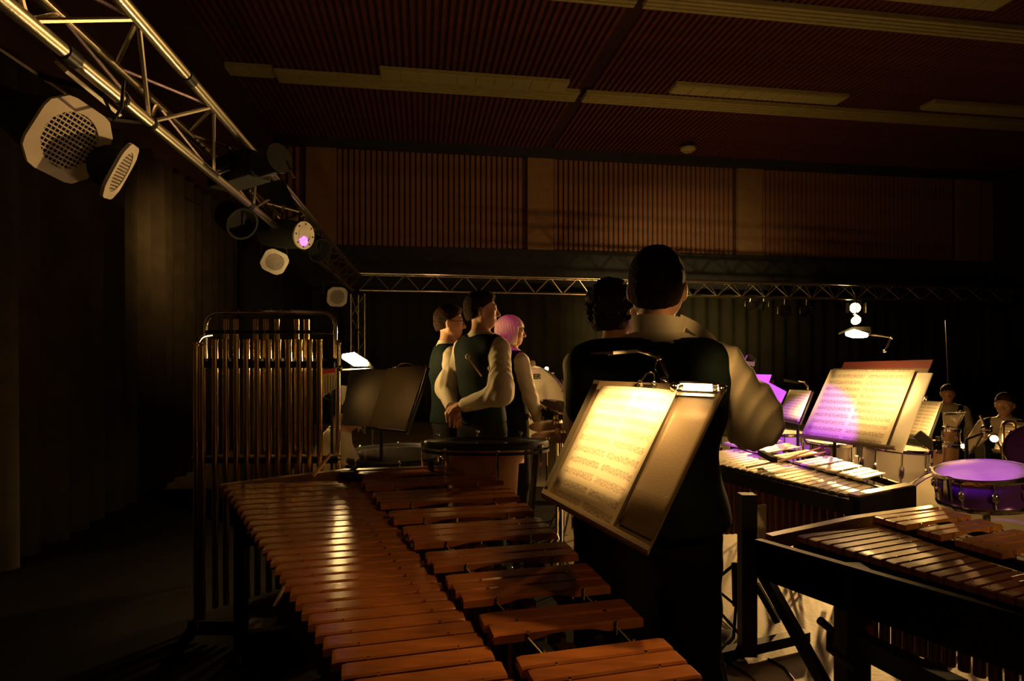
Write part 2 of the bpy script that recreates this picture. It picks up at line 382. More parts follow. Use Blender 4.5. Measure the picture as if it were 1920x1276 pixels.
# ---------------------------------------------------------------- stage lamps
def basis(fwd, up=(0,0,1)):
    f = Vector(fwd).normalized(); s_ = f.cross(Vector(up)).normalized(); u = s_.cross(f); return f, s_, u
def par_can(c, fwd, size, label, up=(0,0,1), grill=True, clamp=None, lit=None):
    f, s_, u = basis(fwd, up); c = Vector(c)
    t = thing('par_lamp', label, 'stage lamp', c, 'par lamps on the trusses')
    h = size/2; k = h*.58; outer = [(h,k),(k,h),(-k,h),(-h,k),(-h,-k),(-k,-h),(k,-h),(h,-k)]
    # octagonal plate with round hole
    n = 32; r = h*.74; mb = MB(); rings = []
    def oct_r(a):
        c_, s2 = abs(math.cos(a)), abs(math.sin(a)); return min(h/max(c_, 1e-6), h/max(s2, 1e-6), (h+k)/(c_+s2))
    for (rad, z) in (('o', 0), ('o', .012), ('i', .012), ('i', 0)):
        ring = []
        for i in range(n):
            a = 2*math.pi*i/n; R_ = oct_r(a) if rad == 'o' else r
            ring.append(c+s_*(R_*math.cos(a))+u*(R_*math.sin(a))+f*z)
        rings.append(ring)
    mb.loft(rings, closed=True); meshobj('colour_frame', mb, 'parcan', t)
    can = MB().lathe([(r*.98, 0), (r*.98, -size*.5), (r*.72, -size*.85), (r*.68, -size*1.15), (r*.3, -size*1.2)], c, f, 20)
    meshobj('can', can, 'blackm', t, True)
    if grill:
        g = MB(); m_ = 13
        for i in range(m_):
            x = r*(-1+2*(i+.5)/m_); yl = math.sqrt(max(0, r*r-x*x))
            g.beam(c+s_*x-u*yl+f*.006, c+s_*x+u*yl+f*.006, size*.011, size*.011, f)
            if i % 1 == 0: g.beam(c+u*x-s_*yl+f*.006, c+u*x+s_*yl+f*.006, size*.02, size*.02, f)
        meshobj('wire_grill', g, 'parcan', t)
    meshobj('lamp_glass', MB().lathe([(.001, -.03), (r*.95, -.05), (r*.95, -.07), (.001, -.07)], c, f, 20), lit or 'glass', t, True)
    y = MB(); w = h*1.12
    y.tube([c-f*size*.5-s_*w, c-f*size*.5-s_*w+V((0,0,1))*size*.62, c-f*size*.5+s_*w+V((0,0,1))*size*.62, c-f*size*.5+s_*w], size*.022, 6)
    meshobj('yoke', y, 'black' if size < .2 else 'steel', t)
    if clamp is not None:
        top = c-f*size*.5+V((0,0,size*.62)); meshobj('hook_clamp', MB().tube([top, (top+Vector(clamp))/2, clamp], .012, 6).sphere(clamp, .032, 8), 'black', t)
    return t
def chord_pt(n, dz=0): return RM(-1.16, n, CH+.97+dz)
par_can(P(128, 262, 2.15), V((1, -.18, -.52)), .29, 'big octagonal par lamp with wire grill at the upper left', up=(.5, .1, 1), clamp=chord_pt(2.5))
par_can(P(222, 320, 2.35), V((.83, .42, -.45)), .24, 'edge-on octagonal par lamp beside the big one on the left truss', up=(.6, .1, .85), clamp=chord_pt(2.75))
par_can(P(515, 490, 4.9), V((.45, -1, -.5)), .20, 'small par lamp with barred front below the purple lens', up=(.5, 0, 1), clamp=chord_pt(5.0))
par_can(P(632, 556, 7.4), V((.6, -1, -.4)), .25, 'dim square-fronted par lamp near the truss corner', clamp=chord_pt(7.9), lit='bulbs')
# flat bar the par lamps bolt to
tag(meshobj('mounting_bar', MB().beam(P(114, 124, 2.0), P(218, 209, 2.35), .05, .012, (1, 0, 1)), 'parcan'), 'flat pale metal bar clamped under the left truss above the big lamp', 'metal bar')
tag(meshobj('hanging_cable', MB().tube([P(232, 150, 2.1), P(228, 200, 2.15), P(214, 225, 2.2), P(180, 150, 2.2), P(120, 95, 2.1), P(60, 60, 2.0)], .006, 6), 'cable'), 'black cable looped along the left truss', 'cable')
tag(meshobj('hanging_cable', MB().tube([P(345, 370, 4.4), P(380, 388, 4.4), P(415, 375, 4.4), P(440, 365, 4.4)], .006, 6), 'steel'), 'thin pale cable dangling under the black spotlight', 'cable')
# black profile spotlight
t = thing('profile_spotlight', 'big black boxy spotlight hanging in the middle of the left truss', 'stage lamp', P(475, 310, 3.5))
a, b = P(412, 332, 3.7), P(538, 292, 3.35)
f, s_, u = basis(b-a)
meshobj('lamp_house', MB().beam(a, a.lerp(b, .6), .17, .17), 'blackm', t, bevel=.01)
meshobj('lens_barrel', MB().lathe([(.02, 0), (.075, 0), (.075, .17), (.085, .18), (.085, .2), (.06, .2)], a.lerp(b, .6), f, 20), 'blackm', t, True)
meshobj('focus_knob', MB().tube([b+V((.0, 0, -.03)), b+V((.03, -.02, -.09)), b+V((.05, -.02, -.13))], .008, 6), 'chrome', t)
meshobj('yoke', MB().beam(a.lerp(b, .4)+V((0, 0, .08)), chord_pt(3.5), .03, .008).beam(a.lerp(b, .4)-s_*.1, a.lerp(b, .4)-s_*.1+V((0, 0, .12)), .03, .006).beam(a.lerp(b, .4)+s_*.1, a.lerp(b, .4)+s_*.1+V((0, 0, .12)), .03, .006), 'black', t)
meshobj('barn_door', MB().slab(P(492, 345, 3.5), P(530, 335, 3.4), P(560, 395, 3.4), P(500, 372, 3.5), .004), 'blackm', t)
# spotlight with the glowing purple lens
t = thing('purple_spotlight', 'black spotlight whose round face glows purple, on the left truss', 'stage lamp', P(565, 440, 4.7))
c = P(569, 441, 4.7); fw = V((1, -.45, -.15)).normalized()
meshobj('lamp_house', MB().lathe([(.03, -.42), (.11, -.40), (.12, -.2), (.105, -.01), (.03, -.01)], c, fw, 24), 'blackm', t, True)
meshobj('face_ring', MB().lathe([(.065, -.005), (.11, -.005), (.11, .01), (.065, .01)], c, fw, 28, closed_prof=True), 'parcan', t, True)
f, s_, u = basis(fw)
for k in range(8):
    a_ = k*math.pi/4; meshobj('screw', MB().sphere(c+s_*.09*math.cos(a_)+u*.09*math.sin(a_)+f*.012, .007, 6), 'black', t)
meshobj('upper_disc', MB().lathe([(.001, .0), (.06, .0), (.058, .012), (.001, .014)], c+u*.012, fw, 20), 'parcan', t, True)
meshobj('purple_lens', MB().lathe([(.001, .02), (.038, .014), (.042, .0)], c-u*.045, fw, 20), 'plens', t, True)
meshobj('yoke', MB().tube([c-fw*.2-s_*.14, c-fw*.2-s_*.14+u*.2, chord_pt(4.9), c-fw*.2+s_*.14+u*.2, c-fw*.2+s_*.14], .01, 6), 'black', t)
# black flood shapes further along
for (px, py, d, w, lb) in ((600, 470, 5.9, .26, 'black stage lamp in shadow right of the purple lens'), (455, 420, 4.2, .24, 'black stage lamp in shadow under the big black spotlight')):
    t = thing('flood_lamp', lb, 'stage lamp', P(px, py, d)); c = P(px, py, d); fw = V((.8, -.5, -.5)).normalized()
    meshobj('housing', MB().lathe([(.04, -w), (w*.45, -w*.8), (w*.5, 0), (w*.44, 0), (w*.35, -w*.4), (.01, -w*.45)], c, fw, 16), 'blackm', t, True)
    meshobj('yoke', MB().tube([c, c+V((0, 0, .2)), chord_pt(d+.1)], .012, 6), 'black', t)
tag(meshobj('lamp_bar', MB().tube([P(534, 348, 4.1), P(592, 416, 5.0)], .019, 10), 'alu', None, True), 'short pale pipe above the purple spotlight', 'pipe')
# lamps under the back truss
def truss_d(px):
    a, b = RM(-1.05, 10.35, 0), RM(13.9, 10.9, 0); k = (px-CX)/F; dv = b-a; t_ = (k*a.y-a.x)/(dv.x-k*dv.y); return (a+dv*t_).y
def small_lamp(px, py, d, fwd, lb, lit=False, ln=.2, r=.09):
    d = truss_d(px)-.02; t = thing('back_lamp', lb, 'stage lamp', P(px, py, d), 'small lamps under the back truss'); c = P(px, py, d); fw = Vector(fwd).normalized()
    meshobj('can', MB().lathe([(.03, -ln), (r*.8, -ln*.8), (r, 0), (r*.85, 0), (r*.8, -.03)], c, fw, 18), 'blackm', t, True)
    meshobj('lens', MB().lathe([(.001, -.005), (r*.83, -.02), (r*.83, -.04), (.001, -.05)], c, fw, 18), 'bulb' if lit else 'glass', t, True)
    if lit: meshobj('barn_door', MB().box(c+V((-.16, 0, 0)), (.012, .10, .2)).box(c+V((.19, 0, 0)), (.012, .10, .2)), 'parcan', t)
    top = V((c.x, c.y+.02, CH+.98)); meshobj('clamp', MB().tube([c+V((0, .04, r)), top], .018, 8).tube([c+V((-r-.01, .04, 0)), c+V((-r-.01, .04, r+.02)), c+V((r+.01, .04, r+.02)), c+V((r+.01, .04, 0))], .01, 6), 'steel', t)
    return t
small_lamp(1408, 574, 11.3, (-.8, -.5, -.3), 'dark lamp under the back truss, first to the right of the bigger man')
small_lamp(1433, 574, 11.3, (.8, -.6, -.3), 'dark lamp under the back truss, second to the right of the bigger man')
small_lamp(1472, 588, 11.4, (-.2, -.5, -.8), 'dark lamp tilted down under the back truss, third from the bigger man', r=.12)
small_lamp(1513, 588, 11.4, (.2, -.6, -.8), 'dark lamp tilted down under the back truss, just left of the lit one', r=.11)
small_lamp(1604, 577, 11.5, (-.14, -1, -.1), 'brightly lit lamp under the back truss with side flaps', lit=True, r=.125)
small_lamp(1908, 566, 12.3, (.4, -1, -.6), 'dark lamp under the back truss at the right edge of the picture', r=.13)
# glowing lens and can added in place of the lit lamp's reflection
t = thing('back_lamp', 'glowing lens standing for the reflection just below the brightest truss lamp', 'stage lamp', P(1606, 601, 11.2), 'small lamps under the back truss')
meshobj('lens', MB().lathe([(.001, .01), (.05, .0), (.09, -.02)], P(1606, 601, 11.2), (-.1, -1, -.5), 16), 'bulbs', t, True)
meshobj('can', MB().lathe([(.09, -.02), (.1, -.02), (.08, -.2), (.02, -.2)], P(1606, 601, 11.2), (-.1, -1, -.5), 16), 'blackm', t, True)
meshobj('hanger', MB().tube([P(1606, 597, 11.3), V((P(1606, 560, truss_d(1606)).x, truss_d(1606), CH+.97))], .012, 6), 'black', t)
# thin microphone/lighting pole at right
tag(meshobj('tall_pole', MB().tube([P(1774, 600, 7.5), V((P(1786, 700, 7.5).x, 7.5, .01))], .012, 8), 'black', None, True), 'thin tall dark pole rising behind the stands at right', 'pole')

# ---------------------------------------------------------------- keyboard instruments
def keyboard(name, label, cat, z, anchor, vp, nat_gap_px, gap_col, nl, nr, al, ar, accs, woodm, th, rise, part='tone_bar', gap=.010, glen=None, grp=None, peg=True, zw=.0):
    """Bars are laid on one plane: v = bar direction (from the vanishing point vp), u = length direction."""
    v = Vector(((vp[0]-CX)/F, 1, -(vp[1]-HY)/F)).normalized(); u = Vector((v.y, -v.x, 0)).normalized(); n = u.cross(v).normalized()
    if n.z < 0: n = -n
    O = PZ(anchor[0], anchor[1], z); C0 = V((0, 0, CH))
    def un(px, py, h=0.0):
        d = Vector(((px-CX)/F, 1, (HY-py)/F)); t = ((O+n*h-C0).dot(n))/d.dot(n); w = C0+d*t-O
        return w.dot(u), w.dot(v)
    def line(pts, h):
        q = [un(*p, h) for p in pts]; a = np.polyfit([x for x, _ in q], [y for _, y in q], 1); return lambda x: float(a[0]*x+a[1])
    NL, NR, AL, AR = line(nl, 0), line(nr, 0), line(al, rise), line(ar, rise)
    t = thing(name, label, cat, V((O.x, O.y, 0)), grp)
    g = nat_gap_px(un) if callable(nat_gap_px) else sorted(un(gap_col, y)[0] for y in nat_gap_px)
    def bar(u0, u1, v0, v1, h, nm):
        w = u1-u0; c = min(.004, w*.12); rings = []; L = v1-v0
        for tt, dep in ((0, 1), (.03, 1), (.25, 1), (.36, .55), (.5, .42), (.64, .55), (.75, 1), (.97, 1), (1, 1)):
            vv = v0+L*tt; top = 0 if 0 < tt < 1 else -c*.6
            rings.append([O+u*a+v*vv+n*(h+b) for a, b in ((u0, -th*dep), (u0, top-c), (u0+c, top), (u1-c, top), (u1, top-c), (u1, -th*dep))])
        o = meshobj(nm, MB().loft(rings), woodm, t, True)
        return o
    nat = []
    for i in range(len(g)-1):
        a, b = g[i]+gap/2, g[i+1]-gap/2; m_ = (a+b)/2
        bar(a, b, NL(m_), NR(m_), 0, part); nat.append((a, b))
    for (a, b) in [x for grp_ in accs(un) for x in grp_]:
        m_ = (a+b)/2; bar(a, b, AL(m_), AR(m_), rise, part)
    return dict(t=t, O=O, u=u, v=v, n=n, NL=NL, NR=NR, AL=AL, AR=AR, g=g, un=un, nat=nat)
def W3(K, a, b, h=0): return K['O']+K['u']*a+K['v']*b+K['n']*h
def pegs_and_cords(K, rise, accs):
    mb = MB(); cd = MB(); u, v, n = K['u'], K['v'], K['n']
    for i in range(len(K['g'])):
        x = K['g'][i]
        for fr in (.2, .8):
            c = W3(K, x, K['NL'](x)*(1-fr)+K['NR'](x)*fr); mb.tube([c-n*.02, c+n*.003], .0028, 6)
    ae = [a for a, b in accs]+[accs[-1][1]]
    for (a, b) in accs:
        for x in (a-.004, b+.004):
            for fr in (.2, .8):
                c = W3(K, x, K['AL'](x)*(1-fr)+K['AR'](x)*fr, rise); mb.tube([c-n*.03, c+n*.001], .0032, 6)
    for fr in (.2, .8):
        for (a0, b0), (a1, b1) in zip(accs[:-1], accs[1:]):
            if a1-b0 > .02:
                p = W3(K, b0, K['AL'](b0)*(1-fr)+K['AR'](b0)*fr, rise-.012); q = W3(K, a1, K['AL'](a1)*(1-fr)+K['AR'](a1)*fr, rise-.012); meshobj('bar_cord', MB().tube([p, q], .0018, 5), 'cord', K['t'])
    o = meshobj('bar_post', mb, 'chrome', K['t']); o['kind'] = 'stuff'

# ---- big marimba in the foreground
gaps1 = [894, 907.5, 918, 927.4, 936, 944.6, 953.7, 962.7, 972, 983, 994, 1005.8, 1017.5, 1029.3, 1041.5, 1055.7, 1071.6, 1086.4, 1104.8, 1123, 1141.8, 1161.6, 1184.4, 1208, 1234, 1264]
RISE = .030
def gaps1_u(un):
    q = sorted(un(667, y)[0] for y in gaps1)
    k = np.arange(len(q)); c = np.polyfit(k, q, 3); s = [float(np.polyval(c, i)) for i in range(len(q)+6)]
    s = [s[i]*.8+(q[i] if i < len(q) else s[i])*.2 for i in range(len(s))]
    return s
ac_px = [[(666, 883.5, 667, 890.8)], [(677.6, 898.2, 681, 904.5), (684.7, 905.5, 690, 912)], [(696.4, 921.5, 700, 928), (704, 929, 708, 936), (711, 937, 716, 944.8)],
         [(726, 956.5, 732, 964), (734, 964.8, 740, 973)], [(751, 985.5, 757, 995), (760, 996, 768, 1006), (770, 1007, 778, 1017.5)], [(791, 1034, 802, 1046.5), (806, 1048, 820, 1060)],
         [(832, 1077, 843, 1091), (847, 1092, 858, 1107), (861, 1108, 872, 1124)], [(896, 1149, 910, 1168), (913, 1169.5, 926, 1190)], [(965, 1228, 985, 1250), (993, 1252, 1015, 1277), (1022, 1280, 1045, 1306)]]
def acc1(un): return [[(un(x0, y0, RISE)[0], un(x1, y1, RISE)[0]) for x0, y0, x1, y1 in g_] for g_ in ac_px]
M1 = keyboard('marimba', 'big marimba with brown wooden bars in the foreground', 'marimba', .90, (427, 915), (5000, 712), gaps1_u, 667,
    [(427, 916), (518, 1066), (562, 1132), (601, 1192), (652, 1270)], [(700, 926), (784, 1034), (846, 1122), (914, 1207)],
    [(665, 884), (696, 922), (751, 986), (792, 1034), (833, 1078), (897, 1150), (967, 1230)],
    [(914, 873), (944, 901), (979, 931), (1045, 998), (1105, 1056), (1170, 1124), (1242, 1193), (1293, 1245)],
    acc1, 'rose', .022, RISE)
A1 = [x for g_ in acc1(M1['un']) for x in g_]
pegs_and_cords(M1, RISE, A1)
t = M1['t']; g = M1['g']; u0, u1 = g[0]-.05, g[-1]+.02
# end board at the low end, black rails, end frames, resonators, legs
def rail(K, f0, x0, x1, h, w, hh, m, nm, sh=0.):
    return meshobj(nm, MB().beam(W3(K, x0, f0(x0)+sh, h), W3(K, x1, f0(x1)+sh, h), w, hh), m, K['t'])
for f0, sh, h in ((M1['NL'], .14, -.045), (M1['NR'], -.10, -.045), (M1['AL'], .10, -.012), (M1['AR'], -.12, -.012)):
    rail(M1, f0, u0, u1, h, .022, .035, 'frameblk', 'support_rail', sh)
vl, vr = M1['NL'](u0), M1['AR'](u0)
eb = MB(); pts = [(vl-.01, -.012), (vl+.25, .012), (vl+.55, .036), (vr-.1, .036), (vr+.02, .03)]
rings = [[W3(M1, u0+a, vv, hh+b) for a, b in ((-.03, -.06), (-.03, 0), (.012, .0), (.012, -.06))] for vv, hh in pts]
meshobj('end_rail', eb.loft(rings), 'endwood', t)
meshobj('end_rail', MB().beam(W3(M1, u1+.03, M1['NL'](u1)-.02, -.03), W3(M1, u1+.03, M1['AR'](u1)+.02, -.03), .05, .07), 'endwood', t)
for (x, lb) in ((u0, 0), (u1, 1)):
    for vv in (M1['NL'](x)+.08, M1['AR'](x)-.08):
        p = W3(M1, x, vv, -.06); meshobj('leg', MB().beam(p, V((p.x, p.y, .09)), .05, .05, (0, 1, 0)), 'frameblk', t)
        meshobj('caster', MB().lathe([(.01, -.015), (.045, -.015), (.045, .015), (.01, .015)], (p.x, p.y, .046), (1, 0, 0), 14).beam((p.x, p.y, .046), (p.x, p.y, .1), .02, .03), 'black', t, True)
    p = W3(M1, x, M1['NL'](x)+.08, 0); q = W3(M1, x, M1['AR'](x)-.08, 0)
    for z in (.14, .62): meshobj('cross_bar', MB().beam((p.x, p.y, z), (q.x, q.y, z), .045, .06), 'frameblk', t)
p = W3(M1, u0, (vl+vr)/2, 0); q = W3(M1, u1, (M1['NL'](u1)+M1['AR'](u1))/2, 0)
meshobj('long_brace', MB().beam((p.x, p.y, .2), (q.x, q.y, .2), .04, .05), 'frameblk', t)
for i, (a, b) in enumerate(M1['nat']):
    m_ = (a+b)/2; fr = i/len(M1['nat']); c = W3(M1, m_, (M1['NL'](m_)+M1['NR'](m_))/2, -.05); r = (b-a)*.42; ln = .62-.48*fr
    meshobj('resonator', MB().tube([c, c-V((0, 0, ln))], r, 12), 'reso', t, True)
for i, (a, b) in enumerate(A1):
    m_ = (a+b)/2; c = W3(M1, m_, (M1['AL'](m_)+M1['AR'](m_))/2, -.03); fr = i/len(A1)
    meshobj('resonator', MB().tube([c, c-V((0, 0, .58-.45*fr))], (b-a)*.42, 12), 'reso', t, True)
c = W3(M1, M1['un'](652, 896)[0], M1['un'](652, 896)[1], .02)
tag(meshobj('black_clamp', MB().box(c, (.075, .07, .035)).box(c+V((.05, -.07, -.0)), (.08, .03, .03)).tube([c+V((0, 0, .01)), c+V((.04, .05, .03))], .01, 6), 'blackm', None, bevel=.006), 'black clamp block lying on the far end of the big marimba', 'clamp')

# ---- second wooden keyboard at lower right
def acc2(un):
    out = []
    for (xa, ya, xb, yb, k) in ((1640, 966, 1697, 985, 3), (1724, 989, 1764, 1003, 2), (1795, 1009, 1875, 1037, 3), (1915, 1050, 1972, 1070, 2)):
        a, b = un(xa, ya, .03)[0], un(xb, yb, .03)[0]; a, b = min(a, b), max(a, b)
        out.append([(a+(b-a)*i/k+.002, a+(b-a)*(i+1)/k-.002) for i in range(k)])
    return out
def gaps2(un):
    a = un(1500, 1001)[0]; b = un(1903, 1119)[0]; k = 15; s = (b-a)/k
    return [a+s*i for i in range(k+5)]
M2 = keyboard('marimba', 'smaller marimba with orange-brown bars at the lower right edge', 'marimba', .88, (1508, 1004), (3500, 700), gaps2, 0,
    [(1505, 1004), (1600, 1037), (1720, 1066), (1867, 1108)], [(1655, 988), (1740, 1012), (1835, 1045), (1910, 1072)],
    [(1640, 968), (1726, 991), (1798, 1011), (1848, 1028)], [(1795, 957), (1827, 969), (1872, 979), (1900, 989)],
    acc2, 'rose2', .022, .03, gap=.003)
A2 = [x for g_ in acc2(M2['un']) for x in g_]
pegs_and_cords(M2, .03, A2)
t = M2['t']; g = M2['g']; u0, u1 = g[0]-.04, g[-1]+.02
for f0, sh, h in ((M2['NL'], .05, -.045), (M2['NR'], -.06, -.045), (M2['AL'], .06, -.012), (M2['AR'], -.06, -.012)):
    rail(M2, f0, u0, u1, h, .02, .03, 'frameblk', 'support_rail', sh)
pa, pb = M2['un'](1442, 1002, .0), M2['un'](1752, 948, .035)
a3, b3 = W3(M2, pa[0], pa[1], 0), W3(M2, pb[0], pb[1], .035)
mid = a3.lerp(b3, .48)+V((0, 0, .012))
up3 = M2['n']*.05
meshobj('end_rail', MB().loft([[p-up3-M2['u']*.016, p-M2['u']*.016, p+M2['u']*.016, p+M2['u']*.016-up3] for p in (a3, mid, b3)]), 'endwood', t)
# deep black side panel along the natural side
sp = MB(); e0 = W3(M2, M2['un'](1442, 1004)[0], M2['NL'](u0)-.16, -.005); e1 = W3(M2, u1, M2['NL'](u1)-.03, -.03)
sp.loft([[e0, e0+M2['v']*.03, e0+M2['v']*.03-V((0, 0, .13)), e0-V((0, 0, .13))], [e1, e1+M2['v']*.03, e1+M2['v']*.03-V((0, 0, .16)), e1-V((0, 0, .16))]])
meshobj('side_panel', sp, 'frameblk', t)
for i, (a, b) in enumerate(M2['nat']):
    m_ = (a+b)/2; c = W3(M2, m_, (M2['NL'](m_)+M2['NR'](m_))/2, -.05)
    if i > 1: meshobj('resonator', MB().tube([c, c-V((0, 0, .30-.004*i))], (b-a)*.44, 12), 'reso', t, True)
pu, pv = M2['un'](1600, 1040)
for (x, vv) in ((u0+.05, M2['NL'](u0)+.25), (u1, M2['NL'](u1)), (u0+.05, M2['AR'](u0)-.05), (u1, M2['AR'](u1))):
    p = W3(M2, x, vv, -.06); meshobj('leg', MB().beam(p, V((p.x, p.y, .02)), .055, .055, (0, 1, 0)), 'frameblk', t)
    meshobj('caster', MB().lathe([(.01, -.015), (.04, -.015), (.04, .015), (.01, .015)], (p.x, p.y, .041), (1, 0, 0), 14), 'black', t, True)
meshobj('foot_beam', MB().beam(P(1610, 1205, 1.75), P(1800, 1300, 1.38), .05, .06), 'frameblk', t)
meshobj('upright', MB().beam(P(1600, 1060, 1.85), P(1600, 1420, 1.85), .075, .06, (0, 1, 0)), 'frameblk', t)
meshobj('clamp_arm', MB().tube([P(1537, 1162, 1.8), P(1558, 1180, 1.8), P(1556, 1215, 1.8), P(1600, 1250, 1.8)], .013, 8), 'black', t)
meshobj('crank_handle', MB().tube([P(1629, 1172, 1.78), P(1633, 1196, 1.78)], .008, 8), 'red', t)

# ---- metal keyboard (vibraphone) behind it
def acc3(un):
    out = []
    for (xa, ya, xb, yb, k) in ((1576, 884, 1614, 898, 3), (1537, 873, 1567, 883, 2), (1490, 864, 1521, 873.5, 3), (1452, 852, 1476, 859, 2), (1405, 840, 1438, 848, 3), (1360, 828, 1390, 836, 2)):
        a, b = un(xa, ya, .025)[0], un(xb, yb, .025)[0]; a, b = min(a, b), max(a, b)
        out.append([(a+(b-a)*i/k+.002, a+(b-a)*(i+1)/k-.002) for i in range(k)])
    return out
def gaps3(un):
    a = un(1591, 925)[0]; b = un(1353, 869)[0]; s = (a-b)/16
    return sorted([a-s*i for i in range(23)])
M3 = keyboard('vibraphone', 'vibraphone with shiny metal bars and black frame, right of the bigger man', 'vibraphone', .88, (1591, 925), (2650, 650), gaps3, 0,
    [(1353, 869), (1450, 895), (1530, 912), (1591, 925)], [(1420, 848), (1500, 872), (1570, 888), (1637, 911)],
    [(1452, 853), (1492, 866), (1537, 876), (1576, 886), (1613, 897)], [(1505, 838), (1578, 861), (1611, 872), (1659, 885)],
    acc3, 'vibe', .012, .025, gap=.004)
A3 = sorted([x for g_ in acc3(M3['un']) for x in g_])
pegs_and_cords(M3, .025, A3)
t = M3['t']; g = M3['g']; u0, u1 = g[0]-.05, g[-1]+.03
for f0, sh, h in ((M3['NL'], .03, -.03), (M3['NR'], -.03, -.03), (M3['AL'], .03, -.01), (M3['AR'], -.03, -.01)):
    rail(M3, f0, u0, u1, h, .02, .03, 'frameblk', 'support_rail', sh)
pa, pb = M3['un'](1602, 929), M3['un'](1706, 909)
a3, b3 = W3(M3, pa[0], pa[1]-.01, .0), W3(M3, pb[0], pb[1], .0)
meshobj('end_board', MB().loft([[p-V((0, 0, .11))-M3['u']*.02, p-M3['u']*.02, p+M3['u']*.03, p+M3['u']*.03-V((0, 0, .11))] for p in (a3, b3)]), 'endwood' and 'frameblk', t, bevel=.004)
meshobj('end_trim', MB().beam(a3+V((0, 0, .004)), b3+V((0, 0, .004)), .045, .008), 'endwood', t)
c0 = W3(M3, u0, M3['NL'](u0)-.02, -.02); c1 = W3(M3, u1, M3['NL'](u1)-.02, -.02)
meshobj('side_rail', MB().beam(c0-V((0, 0, .03)), c1-V((0, 0, .03)), .03, .07), 'frameblk', t)
for (a, b) in M3['nat']:
    c = W3(M3, (a+b)/2, M3['NL']((a+b)/2)-.006, -.004); meshobj('bar_end_pad', MB().lathe([(.004, -.012), (.013, -.008), (.013, .008), (.004, .012)], c-V((0, 0, .008)), (0, 0, 1), 10), 'blackm', t, True)
for i, (a, b) in enumerate(M3['nat']):
    m_ = (a+b)/2; c = W3(M3, m_, (M3['NL'](m_)+M3['NR'](m_))/2, -.05); ln = .42-.016*i if i < len(M3['nat']) else .1
    meshobj('resonator', MB().tube([c, c-V((0, 0, max(.1, .12+.016*(len(M3['nat'])-i))))], (b-a)*.42, 12), 'reso', t, True)
# frame of the vibraphone: main post, diagonal brace, foot bar
fd = PZ(1400, 1232, 0.03).y
meshobj('leg', MB().beam(P(1401, 925, fd), P(1401, 1226, fd), .075, .06, (0, 1, 0)), 'frameblk', t)
meshobj('foot_bar', MB().beam(PZ(1330, 1232, .05), PZ(1512, 1190, .05), .05, .05), 'frameblk', t)
meshobj('diagonal_brace', MB().beam(P(1412, 1040, fd), PZ(1556, 1300, .02), .05, .045), 'frameblk', t)
meshobj('diagonal_brace', MB().beam(P(1418, 1095, fd+.3), P(1458, 1165, fd+.25), .04, .03), 'frameblk', t)
fe = a3.y
meshobj('leg', MB().beam(a3-V((0, 0, .1)), V((a3.x, a3.y, .02)), .05, .05, (0, 1, 0)), 'frameblk', t)
meshobj('leg', MB().beam(b3-V((0, 0, .1)), V((b3.x, b3.y, .02)), .05, .05, (0, 1, 0)), 'frameblk', t)
p = W3(M3, u0, M3['AR'](u0), -.02); meshobj('leg', MB().beam(p, V((p.x, p.y, .02)), .05, .05, (0, 1, 0)), 'frameblk', t)
tag(meshobj('white_panel', MB().slab(P(1418, 948, 3.15), P(1437, 945, 3.15), P(1436, 1060, 3.15), P(1424, 1045, 3.15), .012), 'white'), 'narrow white panel standing behind the black post of the vibraphone', 'panel')
# pedal hardware and chains seen below the vibraphone
t = thing('pedal_stand', 'black pedal rod with springs between the bigger man and the vibraphone post', 'pedal', PZ(1375, 1135, 0))
d_ = 3.2
meshobj('rod', MB().tube([P(1378, 1056, d_), P(1380, 1135, d_)], .02, 8), 'frameblk', t, True)
meshobj('link', MB().tube([P(1350, 1110, d_), P(1378, 1133, d_)], .008, 6).tube([P(1352, 1078, d_), P(1378, 1057, d_)], .008, 6), 'frameblk', t)
sp_ = [P(1384, 1065, d_)+V((.006*math.cos(i*1.2), .006*math.sin(i*1.2), -.0022*i)) for i in range(80)]
meshobj('spring', MB().tube(sp_, .0018, 4), 'chrome', t)
meshobj('pedal', MB().box(PZ(1375, 1200, .03), (.12, .2, .02)).beam(PZ(1375, 1200, .03), P(1380, 1135, d_), .015, .015), 'frameblk', t)

# ---------------------------------------------------------------- mallets and sticks
def mallet(label, a, b, hr=.016, hm='felt', sr=.005, n='mallet', head=True, sm='stick', grp=None):
    a, b = Vector(a), Vector(b); t = thing(n, label, 'mallet' if head else 'stick', a, grp)
    meshobj('handle', MB().tube([a, a.lerp(b, .5), b], [sr, sr, sr*.8], 8), sm, t, True)
    if head: meshobj('mallet_head', MB().lathe([(.003, -hr*.9), (hr*.8, -hr*.6), (hr, 0), (hr*.8, hr*.6), (.003, hr*.9)], b, (b-a), 14), hm, t, True)
    return t
mallet('orange wooden stick standing up from the far end of the big marimba', P(587, 892, 2.78), P(620, 850, 2.85), sr=.009, n='drum_stick', head=False)
v0 = M3['n']*.05
mallet('wooden mallet with a dark round head lying across the vibraphone bars', PZ(1400, 876, .905), PZ(1551, 846, .915), hr=.024, hm='darkfelt', sr=.006)
mallet('second mallet lying on the vibraphone, its dark head beside the stand', PZ(1455, 866, .906), PZ(1540, 838, .925), hr=.018, hm='darkfelt', sr=.005)
tag(meshobj('damper_block', MB().beam(PZ(1426, 848, .93), PZ(1452, 862, .93), .035, .03), 'blackm', bevel=.004), 'small black block among the vibraphone bars', 'clamp')
mallet('pale stick lying at the right edge of the smaller marimba, the upper one', PZ(1898, 1083, .90), PZ(1950, 1071, .90), sr=.004, n='drum_stick', head=False)
mallet('pale stick lying at the right edge of the smaller marimba, the lower one', PZ(1912, 1092, .90), PZ(1960, 1082, .90), sr=.004, n='drum_stick', head=False)

